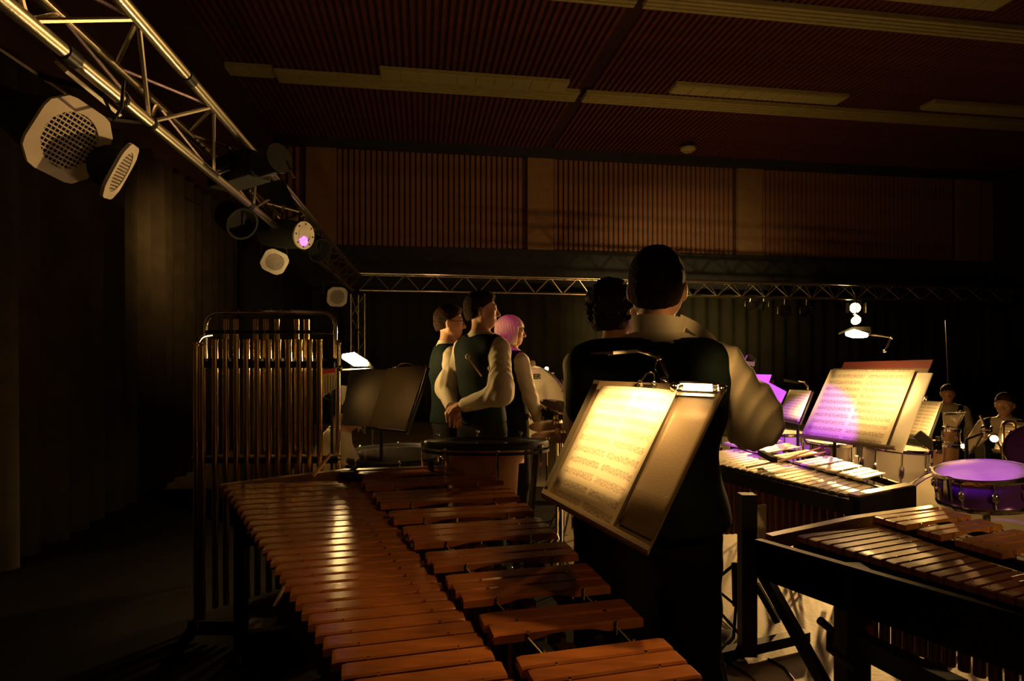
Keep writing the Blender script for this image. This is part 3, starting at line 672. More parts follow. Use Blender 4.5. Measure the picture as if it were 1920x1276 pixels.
# ---------------------------------------------------------------- tubular bells
t = thing('tubular_bells', 'rack of shiny brass tubular bells with a rounded chrome frame', 'chimes', P(500, 1180, 3.2))
D = 3.2
def Q(px, py, dd=0): return P(px, py, D+dd)
for k, px in enumerate((368, 379, 403, 423, 443, 462, 482, 503, 521, 541, 561, 580, 599)):
    z0 = 1150-6*k if k > 1 else 1160
    meshobj('bell_tube', MB().tube([Q(px, 640 if k > 1 else 648, -.05), Q(px+1, z0, -.05)], .0165, 14).tube([Q(px, 636 if k > 1 else 645, -.05), Q(px, 641, -.05)], .0185, 14), 'brass', t, True)
for k, px in enumerate((424, 442, 479, 498, 519, 556, 575)):
    meshobj('bell_tube', MB().tube([Q(px, 598, .10), Q(px+1, 1040-8*k, .10)], .0155, 14), 'brass', t, True)
def rounded(pts_, r):
    out = []
    for i, p in enumerate(pts_):
        if 0 < i < len(pts_)-1:
            a = (pts_[i-1]-p).normalized()*r; b = (pts_[i+1]-p).normalized()*r
            for s in range(7):
                q = s/6; out.append((p+a)*(1-q)**2+p*2*q*(1-q)+(p+b)*q*q)
        else: out.append(p)
    return out
meshobj('frame_tube', MB().tube(rounded([Q(385, 690, .12), Q(385, 586, .12), Q(629, 586, .12), Q(629, 682, .12)], .09), .0125, 10), 'chrome', t, True)
meshobj('frame_tube', MB().tube(rounded([Q(368, 1175, 0), Q(368, 632, 0), Q(395, 628, .12)], .07), .0125, 10), 'chrome', t, True)
meshobj('frame_tube', MB().tube(rounded([Q(634, 1178, 0), Q(634, 644, 0)], .03), .0155, 10).sphere(Q(634, 643), .018), 'chrome', t, True)
meshobj('damper_bar', MB().beam(Q(366, 683), Q(628, 683), .05, .038), 'frameblk', t, bevel=.005)
for k in range(13): meshobj('damper_pad', MB().box(Q(384+20*k, 675), (.03, .05, .02)), 'blackm', t)
meshobj('hanging_rail', MB().beam(Q(388, 622, .1), Q(626, 622, .1), .03, .02), 'frameblk', t)
meshobj('lower_rail', MB().tube([Q(361, 856, -.03), Q(634, 856, -.03)], .012, 8), 'steel', t, True)
meshobj('lower_board', MB().beam(Q(366, 862, -.02), Q(634, 862, -.02), .03, .03), 'frameblk', t)
for k in range(9): meshobj('pin', MB().tube([Q(409+19.6*k, 588, .12), Q(409+19.6*k, 583, .12)], .005, 6).sphere(Q(409+19.6*k, 582, .12), .008, 8), 'chrome', t)
meshobj('base_frame', MB().beam(Q(360, 1172, -.25), Q(372, 1168, .25), .04, .05).beam(Q(625, 1170, -.25), Q(640, 1168, .25), .04, .05).beam(Q(366, 1170), Q(634, 1170), .04, .05), 'frameblk', t)
meshobj('pedal', MB().box(Q(480, 1178, -.2), (.14, .2, .02)), 'steel', t)
meshobj('clutch', MB().sphere(Q(634, 857), .022).sphere(Q(636, 690), .02), 'chrome', t, True)

# ---------------------------------------------------------------- music stands
def solve_quad(tl, tr, br, bl, top_w=None, d=None, asp=None):
    q = [np.array([(x-CX)/F, 1.0, (HY-y)/F]) for x, y in (tl, tr, br, bl)]
    Am = np.array([-q[0], q[1], -q[2], q[3]]).T
    _, _, vt = np.linalg.svd(Am); dd = vt[-1]; dd = dd/dd[0]
    dd = dd/dd.mean() if dd.mean() > .2 else np.ones(4); dd = 1+(dd-1)*min(1, .12/max(1e-6, abs(dd-1).max()))
    dd = dd*d
    return [Vector(q[i]*dd[i])+V((0, 0, CH)) for i in range(4)]
def lerp2(c, s, t_): return (c[0]*(1-s)+c[1]*s)*(1-t_)+(c[3]*(1-s)+c[2]*s)*t_      # s: left-right, t: top-bottom
def uvsheet(name, c, s0, s1, t0, t1, off, m, parent=None, curl=0., nx=8, ny=4, th=.0015):
    nrm = (c[1]-c[0]).cross(c[3]-c[0]).normalized()
    if nrm.dot(V((0, 0, CH))-c[0]) < 0: nrm = -nrm
    mb = MB(); mb.uv = []
    for j in range(ny+1):
        for i in range(nx+1):
            s, t_ = i/nx, j/ny; p = lerp2(c, s0+(s1-s0)*s, t0+(t1-t0)*t_)+nrm*(off+curl*(.25-(s-.5)**2)*4*(.4+.6*t_))
            mb.v.append(tuple(p)); mb.uv.append((s, 1-t_))
    for j in range(ny):
        for i in range(nx): a = j*(nx+1)+i; mb.f.append((a, a+1, a+nx+2, a+nx+1))
    # back side
    k = len(mb.v)
    o = meshobj(name, mb, m, parent, True); so = o.modifiers.new('thick', 'SOLIDIFY'); so.thickness = th; so.offset = 0
    return o
def desk_obj(c, m, t, th=.004, lip=.03, nm='desk'):
    nrm = (c[1]-c[0]).cross(c[3]-c[0]).normalized()
    if nrm.dot(V((0, 0, CH))-c[0]) < 0: nrm = -nrm
    meshobj(nm, MB().slab(*[p-nrm*.001 for p in c], th if (c[1]-c[0]).cross(c[3]-c[0]).dot(nrm) < 0 else -th), m, t)
    if lip:
        e = (c[2]-c[3]).normalized()
        meshobj('lip', MB().slab(c[3], c[2], c[2]+nrm*lip, c[3]+nrm*lip, .003).slab(c[3]+nrm*lip, c[2]+nrm*lip, c[2]+nrm*lip+(c[1]-c[2]).normalized()*.012, c[3]+nrm*lip+(c[0]-c[3]).normalized()*.012, .003), m, t)
    return nrm
def stand_legs(t, top, m='black', spread=.26, foot=None):
    x, y, z = top
    meshobj('pole', MB().tube([top, (x, y, .55)], .010, 10).tube([(x, y, .56), (x, y, .12)], .014, 10), m, t, True)
    for k in range(3):
        a = 2.1*k+.5; meshobj('leg', MB().tube([(x, y, .28), (x+spread*.7*math.cos(a), y+spread*.7*math.sin(a), .10), (x+spread*math.cos(a), y+spread*math.sin(a), .012)], .008, 6), m, t, True)
# S1: main stand
t = thing('music_stand', 'two-winged brown music stand with lit sheet music in front of the bigger man', 'music stand', P(1230, 1000, 1.6).xy.to_3d())
c1 = [P(1125, 713, 1.58), P(1364, 722, 1.50), P(1215, 1040, 1.32), P(1018, 932, 1.42)]
nrm1 = desk_obj(c1, 'desk', t, lip=.028)
top1 = lerp2(c1, .5, .72)-nrm1*.03
meshobj('desk_holder', MB().beam(lerp2(c1, .5, .45)-nrm1*.015, lerp2(c1, .5, .8)-nrm1*.015, .06, .02, nrm1), 'black', t)
pt_ = V((.30, 1.93, .93)); meshobj('bracket', MB().tube([lerp2(c1, .45, .62)-nrm1*.02, lerp2(c1, .40, .7)-nrm1*.05, pt_], .010, 8), 'black', t, True)
stand_legs(t, pt_, spread=.16)
# wing folded behind at left
cw = [lerp2(c1, -.035, .0)+V((0, .03, -.0)), lerp2(c1, .30, -.01)-nrm1*.02, lerp2(c1, .30, .4)-nrm1*.02, lerp2(c1, -.03, .95)+V((0, .01, 0))]
meshobj('desk_wing', MB().slab(*cw, .003), 'deskdark', t)
# dark spine strip on the desk
meshobj('desk_crease', MB().slab(*[lerp2(c1, a, b)+nrm1*.002 for a, b in ((.60, .02), (.66, .02), (.66, .98), (.60, .98))], .001), 'deskdark', t)
sh = uvsheet('sheet_music', c1, .05, .655, .075, .985, .014, 'sheet', None, .012)
tag(sh, 'open curled sheet music on the main stand, brightly lit at its top', 'sheet music')
fo = uvsheet('folder', c1, .68, .99, .03, .93, .006, 'desk', None, 0); tag(fo, 'plain brown board on the right half of the main stand', 'folder')
def spring_clip(label, c, right, up_, nrm, w=.07, m='chrome', grp='clips on the stands'):
    t = thing('spring_clip', label, 'clip', c, grp)
    meshobj('plate', MB().slab(c-right*w/2, c+right*w/2, c+right*w/2-up_*.028, c-right*w/2-up_*.028, .004), m, t, bevel=.001)
    meshobj('wire', MB().tube([c-right*w*.35+nrm*.008, c-right*w*.2+nrm*.02+up_*.02, c+nrm*.024+up_*.026, c+right*w*.2+nrm*.02+up_*.02, c+right*w*.35+nrm*.008], .0025, 6).sphere(c-right*w*.36+nrm*.01, .007, 8).sphere(c+right*w*.36+nrm*.01, .007, 8), m, t, True)
    return t
r1 = (c1[1]-c1[0]).normalized(); u_1 = (c1[0]-c1[3]).normalized()
spring_clip('chrome clip holding the top of the lit sheet music', lerp2(c1, .40, .035)+nrm1*.012, r1, u_1, nrm1, .05)
# glowing clip lamp on the right wing
t = thing('clip_lamp', 'glowing chrome-framed clip lamp at the top right of the main stand', 'lamp', lerp2(c1, .80, .03)+nrm1*.02)
cc = lerp2(c1, .80, .055)+nrm1*.022
hw, hh_ = .046, .013
meshobj('frame', MB().tube([cc+r1*(-hw)+u_1*hh_, cc+r1*(hw)+u_1*hh_, cc+r1*(hw+.01), cc+r1*hw-u_1*hh_, cc-r1*hw-u_1*hh_, cc-r1*(hw+.01)], .0045, 8, closed=True), 'chrome', t, True)
meshobj('bulb', MB().tube([cc-r1*(hw*.75), cc+r1*(hw*.75)], .0095, 10), 'bulbs', t, True)
for s_n in (-1, 1): meshobj('knob', MB().sphere(cc+r1*(hw+.012)*s_n, .012, 10), 'chrome', t, True)
meshobj('back_plate', MB().slab(cc-r1*hw-nrm1*.013+u_1*.02, cc+r1*hw-nrm1*.013+u_1*.02, cc+r1*hw-nrm1*.013-u_1*.018, cc-r1*hw-nrm1*.013-u_1*.018, .003), 'steel', t)
L1p = cc+nrm1*.035-u_1*.012; lamp('light_main_stand_clip', 'SPOT', L1p+nrm1*.03+u_1*.01, 1.7, WARM, .012, lerp2(c1, .80, .45), 125, .8)
lamp('light_main_stand_page', 'SPOT', lerp2(c1, .50, .06)+nrm1*.12, 7, WARM, .02, lerp2(c1, .36, .62), 155, .9)
lamp('light_main_stand_arm', 'SPOT', P(1145, 676, 1.40), 5, WARM, .02, P(955, 1060, 1.6), 95, .7)
# gooseneck lamp over the stand
t = thing('gooseneck_lamp', 'thin arm lamp reaching over the main stand towards the left', 'lamp', P(1250, 712, 1.58))
D1 = 1.56
meshobj('arm', MB().tube([P(1246, 715, D1), P(1252, 705, D1), P(1237, 672, D1), P(1215, 663, D1-.01), P(1192, 657, D1-.02)], .0042, 8), 'chrome', t, True)
meshobj('arm_strut', MB().tube([P(1240, 714, D1), P(1228, 690, D1), P(1233, 668, D1)], .0025, 6), 'chrome', t, True)
meshobj('joint', MB().sphere(P(1245, 714, D1), .012, 10).sphere(P(1236, 671, D1), .008, 8), 'chrome', t, True)
meshobj('hood', MB().loft([[P(1195, 655, 1.50), P(1195, 660, 1.50), P(1195, 661, 1.60), P(1195, 656, 1.60)], [P(1150, 658, 1.46), P(1150, 664, 1.46), P(1150, 664, 1.60), P(1150, 658, 1.60)], [P(1108, 661, 1.49), P(1108, 663, 1.49), P(1112, 663, 1.58), P(1112, 661, 1.58)]]), 'steel', t)
meshobj('reflector', MB().tube([P(1140, 664, 1.53), P(1158, 663, 1.53)], .004, 8), 'chrome', t)

def sheet_stand(label, corners, d, deskm='deskdark', sheets=((.03, .97, .04, .96),), sheetlab=(), pole=True, lip=.03, solve=True, smat='sheet', expand=.02, back=0.):
    c = solve_quad(*corners, d=d)
    cen = sum(c, V((0, 0, 0)))/4
    t = thing('music_stand', label, 'music stand', V((cen.x, cen.y+.05, 0)))
    cd = [cen+(p-cen)*(1+expand) for p in c]
    nrm = desk_obj(cd, deskm, t, lip=lip)
    if pole:
        tp_ = lerp2(c, .5, .75)-nrm*.03; q_ = tp_+V((.02, back, -.03 if back else 0))
        if back: meshobj('bracket', MB().tube([tp_, q_], .012, 8), 'black', t, True)
        stand_legs(t, q_)
    for (a, b, e, g_), lb in zip(sheets, sheetlab):
        s = uvsheet('sheet_music', c, a, b, e, g_, .012, smat, None, .003); tag(s, lb, 'sheet music')
    return t, c, nrm
# S3 : big right stand
t3, c3, n3 = sheet_stand('large music stand with an open score left of the white drum, lit warm and purple', ((1562, 690), (1742, 690), (1682, 845), (1503, 820)), 3.5, 'desk',
    ((.0, .90, .04, 1.0),), ('large open score on the right-hand stand, purple along its left edge',), lip=.025, expand=.0, back=.27)
fold = [lerp2(c3, .07, -.12)-n3*.02, lerp2(c3, .98, -.14)-n3*.02, lerp2(c3, .98, .5)-n3*.02, lerp2(c3, .07, .5)-n3*.02]
tag(meshobj('folder', MB().slab(*fold, .006), 'folder'), 'wine-red folder standing up behind the large open score', 'folder')
tag(uvsheet('loose_page', c3, .92, 1.06, .07, 1.02, .006, 'paperp', None, .004), 'narrow blank page edge at the right side of the large score', 'sheet music')
t = thing('gooseneck_lamp', 'lit bent-arm lamp above the large right-hand stand', 'lamp', P(1658, 655, 3.48)); d_ = 3.48; lamp('light_right_big_stand', 'POINT', P(1612, 634, 3.39), 5, WARM, .025)
lamp('light_right_big_page', 'SPOT', P(1655, 690, 3.18), 13, WARM, .03, P(1650, 755, 3.45), 95, .9)
meshobj('arm', MB().tube([P(1659, 657, d_), P(1664, 650, d_), P(1671, 632, d_), P(1650, 628, d_), P(1628, 626, d_)], .008, 8), 'chrome', t, True)
meshobj('hood', MB().loft([[P(1632, 612, 3.43), P(1634, 622, 3.43), P(1634, 622, 3.54), P(1632, 612, 3.54)], [P(1600, 612, 3.40), P(1600, 617, 3.40), P(1600, 617, 3.56), P(1600, 612, 3.56)], [P(1572, 624, 3.43), P(1572, 627, 3.43), P(1572, 627, 3.53), P(1572, 624, 3.53)]]), 'steel', t)
meshobj('bulb', MB().tube([P(1587, 625, 3.43), P(1600, 625, 3.40), P(1624, 628, 3.43)], [.014, .026, .014], 10), 'bulb', t, True)
meshobj('joint', MB().sphere(P(1659, 657, d_), .013, 10).sphere(P(1671, 632, d_), .012, 10), 'chrome', t, True)
# small stands
t4, c4, n4 = sheet_stand('small stand with bright paper between the raised sleeve and the large score', ((1482, 732), (1525, 734), (1501, 795), (1458, 786)), 4.3, 'deskdark', ((.02, .98, .0, .97),), ('bright page on the small stand right of the raised sleeve',))
t = thing('gooseneck_lamp', 'small chrome lamp bent over the small stand right of the sleeve', 'lamp', P(1510, 732, 4.25)); d_ = 4.25; lamp('light_small_stand_a', 'POINT', P(1490, 735, 4.05), 5, WARM, .02)
meshobj('arm', MB().tube([P(1513, 732, d_), P(1515, 724, d_), P(1508, 715, d_), P(1495, 713, d_)], .010, 8), 'chrome', t, True)
meshobj('hood', MB().beam(P(1468, 712, d_), P(1496, 717, d_), .03, .018), 'chrome', t)
t5, c5, n5 = sheet_stand('stand with very bright page just right of the large score', ((1722, 752), (1768, 755), (1742, 826), (1696, 818)), 4.0, 'deskdark', ((.0, 1, .0, 1),), ('very bright page on the stand behind the white drum',))
t = thing('gooseneck_lamp', 'small chrome lamp arm above the very bright page', 'lamp', P(1733, 750, 4.0)); d_ = 4.0; lamp('light_small_stand_b', 'POINT', P(1735, 755, 3.75), 7, WARM, .02)
meshobj('arm', MB().tube([P(1733, 752, d_), P(1738, 743, d_), P(1730, 735, d_), P(1727, 730, d_)], .010, 8), 'chrome', t, True)
meshobj('hood', MB().beam(P(1722, 734, d_), P(1734, 742, d_), .03, .02), 'chrome', t)
t6, c6, n6 = sheet_stand('small far stand with pale page and clamp, behind the tan drum', ((1768, 774), (1810, 773), (1796, 801), (1770, 794)), 5.6, 'deskdark', ((.0, .92, .05, .95),), ('small pale page on the far stand behind the tan drum',))
lamp('light_small_stand_c', 'POINT', P(1790, 785, 5.45), .6, WARM, .02)
spring_clip('bright clip on top of the small far stand', P(1800, 773, 5.55), V((1, 0, 0)), V((0, 0, 1)), V((0, -1, 0)), .09)
t7, c7, n7 = sheet_stand('stand with glowing page in front of the trumpet player', ((1880, 790), (1945, 795), (1930, 855), (1864, 847)), 4.7, 'deskdark', ((.0, 1, .0, 1),), ('glowing page behind the brass instrument at the right edge',))
lamp('light_far_right', 'POINT', P(1885, 835, 4.55), 2.5, WARM, .02)
for (px, py, d, lb) in ((1864, 822, 4.45, 'round glowing bulb left of the page at the right edge'), (1805, 836, 4.6, 'small glowing bulb beside the tan drum')):
    t = thing('stand_bulb', lb, 'lamp', P(px, py, d)); r_ = .026 if px > 1830 else .017
    meshobj('bulb', MB().sphere(P(px, py, d), r_, 12), 'bulbs', t, True)
    meshobj('holder', MB().tube([P(px+4, py+4, d+.03), P(px+12, py+14, d+.05), P(px+16, py+30, d+.06), V((P(px+16, py+30, d+.06).x, d+.06, .01))], .009, 8), 'black', t, True)
# papers behind the sleeve, lit purple
cp = solve_quad((1395, 700), (1442, 702), (1442, 830), (1345, 800), d=2.9)
pd = 2.95
t = thing('music_stand', 'stand mostly hidden behind the bigger man\'s sleeve', 'music stand', P(1420, 1100, pd+.05).xy.to_3d())
cst = [P(1385, 712, pd+.02), P(1452, 712, pd+.02), P(1420, 812, pd-.08), P(1340, 800, pd-.08)]
nst = desk_obj(cst, 'deskdark', t); stand_legs(t, P(1328, 806, 2.95))
tag(meshobj('sheet_music', MB().slab(P(1405, 701, pd-.02), P(1447, 702, pd-.02), P(1440, 722, pd-.04), P(1400, 720, pd-.04), .002), 'paperp'), 'warm-lit page corner above the purple sheet by the sleeve', 'sheet music')
tag(meshobj('sheet_music', MB().slab(P(1441, 716, pd-.05), P(1475, 734, pd-.05), P(1456, 774, pd-.12), P(1420, 766, pd-.12), .002), 'paperp'), 'purple-lit sheet sticking out to the right of the sleeve', 'sheet music')
tag(meshobj('sheet_music', MB().slab(P(1340, 770, pd-.12), P(1404, 803, pd-.14), P(1402, 812, pd-.14), P(1344, 806, pd-.14), .002), 'paperp'), 'pinkish sheet between the stand and the bent elbow', 'sheet music')
tag(meshobj('sheet_music', MB().slab(P(1374, 792, pd-.16), P(1441, 800, pd-.14), P(1427, 832, pd-.16), P(1376, 806, pd-.17), .002), 'paperp'), 'purple-lit sheet hanging below the bent elbow', 'sheet music')
t = thing('gooseneck_lamp', 'small chrome lamp loop above the bigger man\'s sleeve', 'lamp', P(1405, 690, 3.0))
meshobj('arm', MB().tube([P(1392, 682, 3.), P(1399, 666, 3.), P(1404, 664, 3.), P(1415, 676, 3.), P(1412, 692, 3.), P(1412, 716, 2.99)], .007, 8), 'chrome', t, True)
meshobj('hood', MB().beam(P(1394, 680, 3.0), P(1413, 682, 3.0), .03, .02), 'steel', t)

# S2 : left stand with the bright lamp
t2 = thing('music_stand', 'empty dark two-part music stand left of the three standing men, beside a glaring lamp', 'music stand', P(730, 900, 3.5).xy.to_3d())
ca = [P(727, 690, 3.5), P(799, 684, 3.44), P(759, 806, 3.29), P(690, 799, 3.35)]; cbk = [P(655, 694, 3.42), P(727, 692, 3.5), P(690, 800, 3.35), P(640, 796, 3.3)]
for cq, mm in ((ca, 'desk'), (cbk, 'deskdark')):
    nn = (cq[1]-cq[0]).cross(cq[3]-cq[0]).normalized()
    meshobj('desk', MB().slab(*cq, .004), mm, t2)
meshobj('lip', MB().beam(P(688, 801, 3.32), P(762, 809, 3.42), .04, .012), 'black', t2)
meshobj('strut', MB().tube([P(803, 690, 3.6), P(790, 735, 3.5), P(763, 812, 3.4)], .012, 6), 'black', t2)
stand_legs(t2, P(715, 800, 3.42))
spring_clip('chrome clip on top of the empty stand beside the men', P(762, 688, 3.5), V((1, .1, 0)).normalized(), V((0, 0, 1)), V((0, -1, 0)), .16)
t = thing('clip_lamp', 'glaring lit lamp between the tubular bells and the empty stand', 'lamp', P(665, 676, 4.1))
meshobj('bulb', MB().loft([[P(642, 664, 4.07), P(642, 672, 4.07), P(642, 672, 4.14), P(642, 664, 4.14)], [P(664, 660, 4.05), P(664, 686, 4.05), P(664, 686, 4.16), P(664, 660, 4.16)], [P(689, 676, 4.07), P(689, 686, 4.07), P(689, 686, 4.14), P(689, 676, 4.14)]]), 'bulbg', t, True)
lamp('light_left_stand_b', 'SPOT', P(704, 684, 3.12), 1.1, WARM, .02, P(735, 745, 3.4), 85, .8)
meshobj('light_blocker', MB().slab(P(640, 650, 3.98), P(640, 696, 3.98), P(640, 696, 4.26), P(640, 650, 4.26), .003), 'black', t)  # plate added to keep the bulb's light off the left floor and curtain
hq = P(700, 690, 4.1); meshobj('holder', MB().tube([P(640, 666, 4.1), P(634, 680, 4.1), P(640, 694, 4.1), hq, (hq.x, hq.y, .01)], .010, 8).beam(P(690, 679, 4.1), hq, .04, .02), 'black', t, True)

# ---------------------------------------------------------------- drums
def drum(name, label, c, r, h, ax=(0, 0, 1), shell='white', headm='head', lugs=8, cat='drum', hoop='chrome', grp=None, n=36):
    c = Vector(c); ax = Vector(ax).normalized(); t = thing(name, label, cat, c-ax*h, grp)
    meshobj('shell', MB().lathe([(r*.97, -h+.01), (r*.97, -.012)], c, ax, n), shell, t, True)
    meshobj('drum_skin', MB().lathe([(r*.965, -.014), (r*.965, -.004), (r*.5, -.003), (.001, -.003)], c, ax, n), headm, t, True)
    for hz in (-.006, -h+.012):
        meshobj('hoop', MB().lathe([(r*.97, -.010), (r*1.035, -.010), (r*1.05, .0), (r*1.035, .012), (r*.985, .012)], c+ax*(hz-.004), ax, n, closed_prof=True), hoop, t, True)
    x = ax.orthogonal().normalized(); y = ax.cross(x)
    for k in range(lugs):
        a = 2*math.pi*(k+.5)/lugs; q = c+(x*math.cos(a)+y*math.sin(a))*r*1.02
        meshobj('lug', MB().tube([q-ax*.004, q-ax*(h-.004)], .004, 6).tube([q-ax*h*.36, q-ax*h*.42, q-ax*h*.58, q-ax*h*.64], [.007, .013, .013, .007], 8), 'chrome', t, True)
    return t
def drum_stand(t, c, z1, r=.2, m='steel'):
    meshobj('stand', MB().tube([(c.x, c.y, z1), (c.x, c.y, .15)], .014, 8), m, t, True)
    for k in range(3):
        a = 2.1*k+.3; meshobj('leg', MB().tube([(c.x, c.y, .35), (c.x+r*math.cos(a), c.y+r*math.sin(a), .012)], .010, 6), m, t, True)
c = P(1680, 836, 3.6); t = drum('tom_drum', 'largest white drum with chrome lugs, right of the vibraphone', c, .175, .26, (.05, 0, 1)); drum_stand(t, c, c.z-.25)
c = P(1556, 826, 3.95); t = drum('tom_drum', 'white drum half hidden under the large open score', c, .155, .25); drum_stand(t, c, c.z-.25)
c = P(1469, 808, 4.6); t = drum('tom_drum', 'white drum under the small bright stand right of the sleeve', c, .165, .24); drum_stand(t, c, c.z-.24)
c = P(1380, 810, 4.9); t = drum('tom_drum', 'white drum furthest left, beside the purple hanging sheet', c, .15, .26); drum_stand(t, c, c.z-.26)
c = P(1841, 880, 2.5); ax = V((-.16, -.02, 1))
t = drum('snare_drum', 'purple snare drum with chrome hardware at the right', c, .172, .135, ax, 'purp', 'head', 10)
ax = ax.normalized(); x = ax.orthogonal().normalized(); y = ax.cross(x)
meshobj('strainer', MB().box(c-ax*.07+V((-.175, -.03, 0)), (.02, .03, .09)).tube([c-ax*.03+V((-.185, -.05, 0)), c-ax*.12+V((-.185, -.05, 0))], .008, 8), 'chrome', t, True)
meshobj('lug_block', MB().box(c-ax*.05+V((.04, -.178, 0)), (.03, .02, .03)).box(c-ax*.09+V((.04, -.178, 0)), (.03, .02, .03)).box(c-ax*.05+V((.10, -.148, 0)), (.03, .02, .03)).box(c-ax*.09+V((.10, -.148, 0)), (.03, .02, .03)), 'chrome', t)
drum_stand(t, c-ax*.135, c.z-.13)
# kick drum below the snare
c = P(1812, 985, 3.0); t = drum('bass_drum', 'white-fronted bass drum low behind the purple snare drum', c, .28, .32, (-.45, -.85, .25), 'purp', 'head', 8)
for k in range(2):
    meshobj('leg', MB().tube([c+V((-.2+.4*k, .1, -.2)), V((c.x-.25+.5*k, c.y+.05, .01))], .012, 6), 'chrome', t)
c = P(1925, 860, 3.25); t = drum('tom_drum', 'dark purple drum cut by the right edge, above the snare', c+V((.05, 0, .06)), .14, .2, (-.7, -.5, .5), 'purp', 'purp', 6); drum_stand(t, c+V((.08, .05, -.05)), c.z-.05)
# concert bass drum with lettering
c = P(990, 763, 5.3); ax = V((.25, -1, 0)).normalized(); R_ = .365
t = thing('concert_bass_drum', 'large pale bass drum with black lettering behind the blond boy', 'bass drum', V((c.x, c.y, 0)))
meshobj('shell', MB().lathe([(R_*.98, -.42), (R_*.98, -.02)], c, ax, 48), 'white', t, True)
meshobj('drum_skin', MB().lathe([(R_*.985, -.03), (R_*.985, -.008), (R_*.5, -.004), (.001, -.004)], c, ax, 48), 'head', t, True)
for hz in (-.01, -.41): meshobj('hoop', MB().lathe([(R_*.99, -.025), (R_*1.04, -.025), (R_*1.04, .02), (R_*.99, .02)], c+ax*hz, ax, 48, closed_prof=True), 'chrome' if hz > -.1 else 'black', t, True)
xs = V((-ax.y, ax.x, 0)).normalized(); xs = xs if xs.x > 0 else -xs
for k in range(10):
    a = 2*math.pi*k/10+.3; q = c+(xs*math.cos(a)+V((0, 0, 1))*math.sin(a))*R_*1.05
    meshobj('tension_rod', MB().tube([q+ax*.02, q-ax*.43], .006, 6).sphere(q+ax*.02, .013, 8), 'chrome', t, True)
meshobj('stand', MB().tube([c+xs*.36-ax*.2, V((c.x+.42, c.y+.1, .02))], .016, 8).tube([c-xs*.36-ax*.2, V((c.x-.38, c.y+.1, .02))], .016, 8).beam(V((c.x-.4, c.y+.1, .12)), V((c.x+.42, c.y+.1, .12)), .04, .04), 'frameblk', t)
fc = bpy.data.curves.new('lettering', 'FONT'); fc.body = 'PREMIER'; fc.size = .062; fc.align_x = 'CENTER'; fc.align_y = 'CENTER'; fc.extrude = .001; fc.offset = .0022; fc.shear = .15
fo0 = bpy.data.objects.new('lettering', fc); COL.objects.link(fo0)
me_ = bpy.data.meshes.new_from_object(fo0.evaluated_get(bpy.context.evaluated_depsgraph_get())); bpy.data.objects.remove(fo0)
fo_ = bpy.data.objects.new('lettering', me_); me_.materials.clear(); me_.materials.append(M['letter'])
rot = Matrix((xs, V((0, 0, 1)), ax)).transposed().to_4x4()
tp = c+ax*.004+V((0, 0, (763-706)/F*5.3)); fo_.matrix_basis = Matrix.Translation(tp) @ rot; link(fo_, t)
# suspended hardware right of it
t = thing('cymbal_stand', 'thin chrome post with a side arm right of the lettered drum', 'stand', P(1074, 900, 4.9).xy.to_3d())
p = P(1074, 702, 4.9)
meshobj('post', MB().tube([p, V((p.x, p.y, .02))], .012, 8), 'chrome', t, True); meshobj('arm', MB().tube([P(1053, 713, 4.9), P(1074, 712, 4.9)], .009, 8).tube([P(1056, 712, 4.9), P(1052, 735, 4.9), P(1058, 736, 4.9), P(1056, 712, 4.9)], .003, 5), 'chrome', t, True)
for k in range(3):
    a = 2.1*k; meshobj('leg', MB().tube([(p.x, p.y, .3), (p.x+.2*math.cos(a), p.y+.2*math.sin(a), .01)], .01, 6), 'chrome', t)
t = thing('round_bulb', 'tiny bright bulb at the top of the lettered drum', 'lamp', P(1025, 691, 5.6))
meshobj('bulb', MB().sphere(P(1025, 691, 5.75), .020, 12), 'bulbs', t, True)
pb_ = P(1025, 694, 5.77); meshobj('rod', MB().tube([pb_, (pb_.x, pb_.y, .01)], .009, 6), 'black', t, True)
c = P(1057, 763, 4.6); t = drum('tilted_drum', 'shallow chrome-rimmed drum tilted in front of the lettered drum', c, .185, .10, (.22, -.16, 1), 'black', 'glass', 8); drum_stand(t, c-V((0, 0, .1)), c.z-.09)
def cymbal(label, c, r, ax):
    c = Vector(c); t = thing('cymbal', label, 'cymbal', c)
    meshobj('plate', MB().lathe([(r, -.012), (r*.6, .004), (r*.2, .012), (r*.17, .028), (.006, .036), (.006, .030), (r*.15, .022), (r*.19, .008), (r*.6, 0), (r, -.015)], c, ax, 40), 'cymbal', t, True)
    meshobj('stand', MB().tube([c+V((0, 0, .06)), V((c.x, c.y, .02))], .010, 8), 'chrome', t, True)
    for k in range(3):
        a = 2.1*k+1; meshobj('leg', MB().tube([(c.x, c.y, .3), (c.x+.2*math.cos(a), c.y+.2*math.sin(a), .01)], .008, 6), 'chrome', t)
    return t
cymbal('upper pale cymbal in front of the lettered drum', P(1044, 795, 3.95), .19, (-.03, -.10, 1))
cymbal('lower pale cymbal in front of the lettered drum', P(1052, 813, 3.5), .18, (-.02, -.06, 1))
# tan drum and hardware at right
c = P(1776, 832, 4.2); t = drum('tan_drum', 'tan cylindrical drum under the small far stand', c, .075, .30, (.08, 0, 1), 'tan2', 'head', 5); drum_stand(t, c, c.z-.3)
c = P(1783, 803, 4.3); t = drum('tan_drum', 'second tan drum, narrower, above the first one under the far stand', c, .058, .11, (.0, 0, 1), 'tan2', 'head', 4); drum_stand(t, c+V((0, .03, 0)), c.z-.11)
t = thing('block_mount', 'dark angled block with chrome rod right of the very bright page', 'holder', P(1740, 830, 3.3))
meshobj('block', MB().beam(P(1719, 812, 3.35), P(1752, 838, 3.3), .05, .05), 'blackm', t, bevel=.004); meshobj('rod', MB().tube([P(1759, 818, 3.3), P(1761, 850, 3.3)], .014, 8).box(P(1752, 833, 3.3), (.05, .05, .05)), 'chrome', t, True)
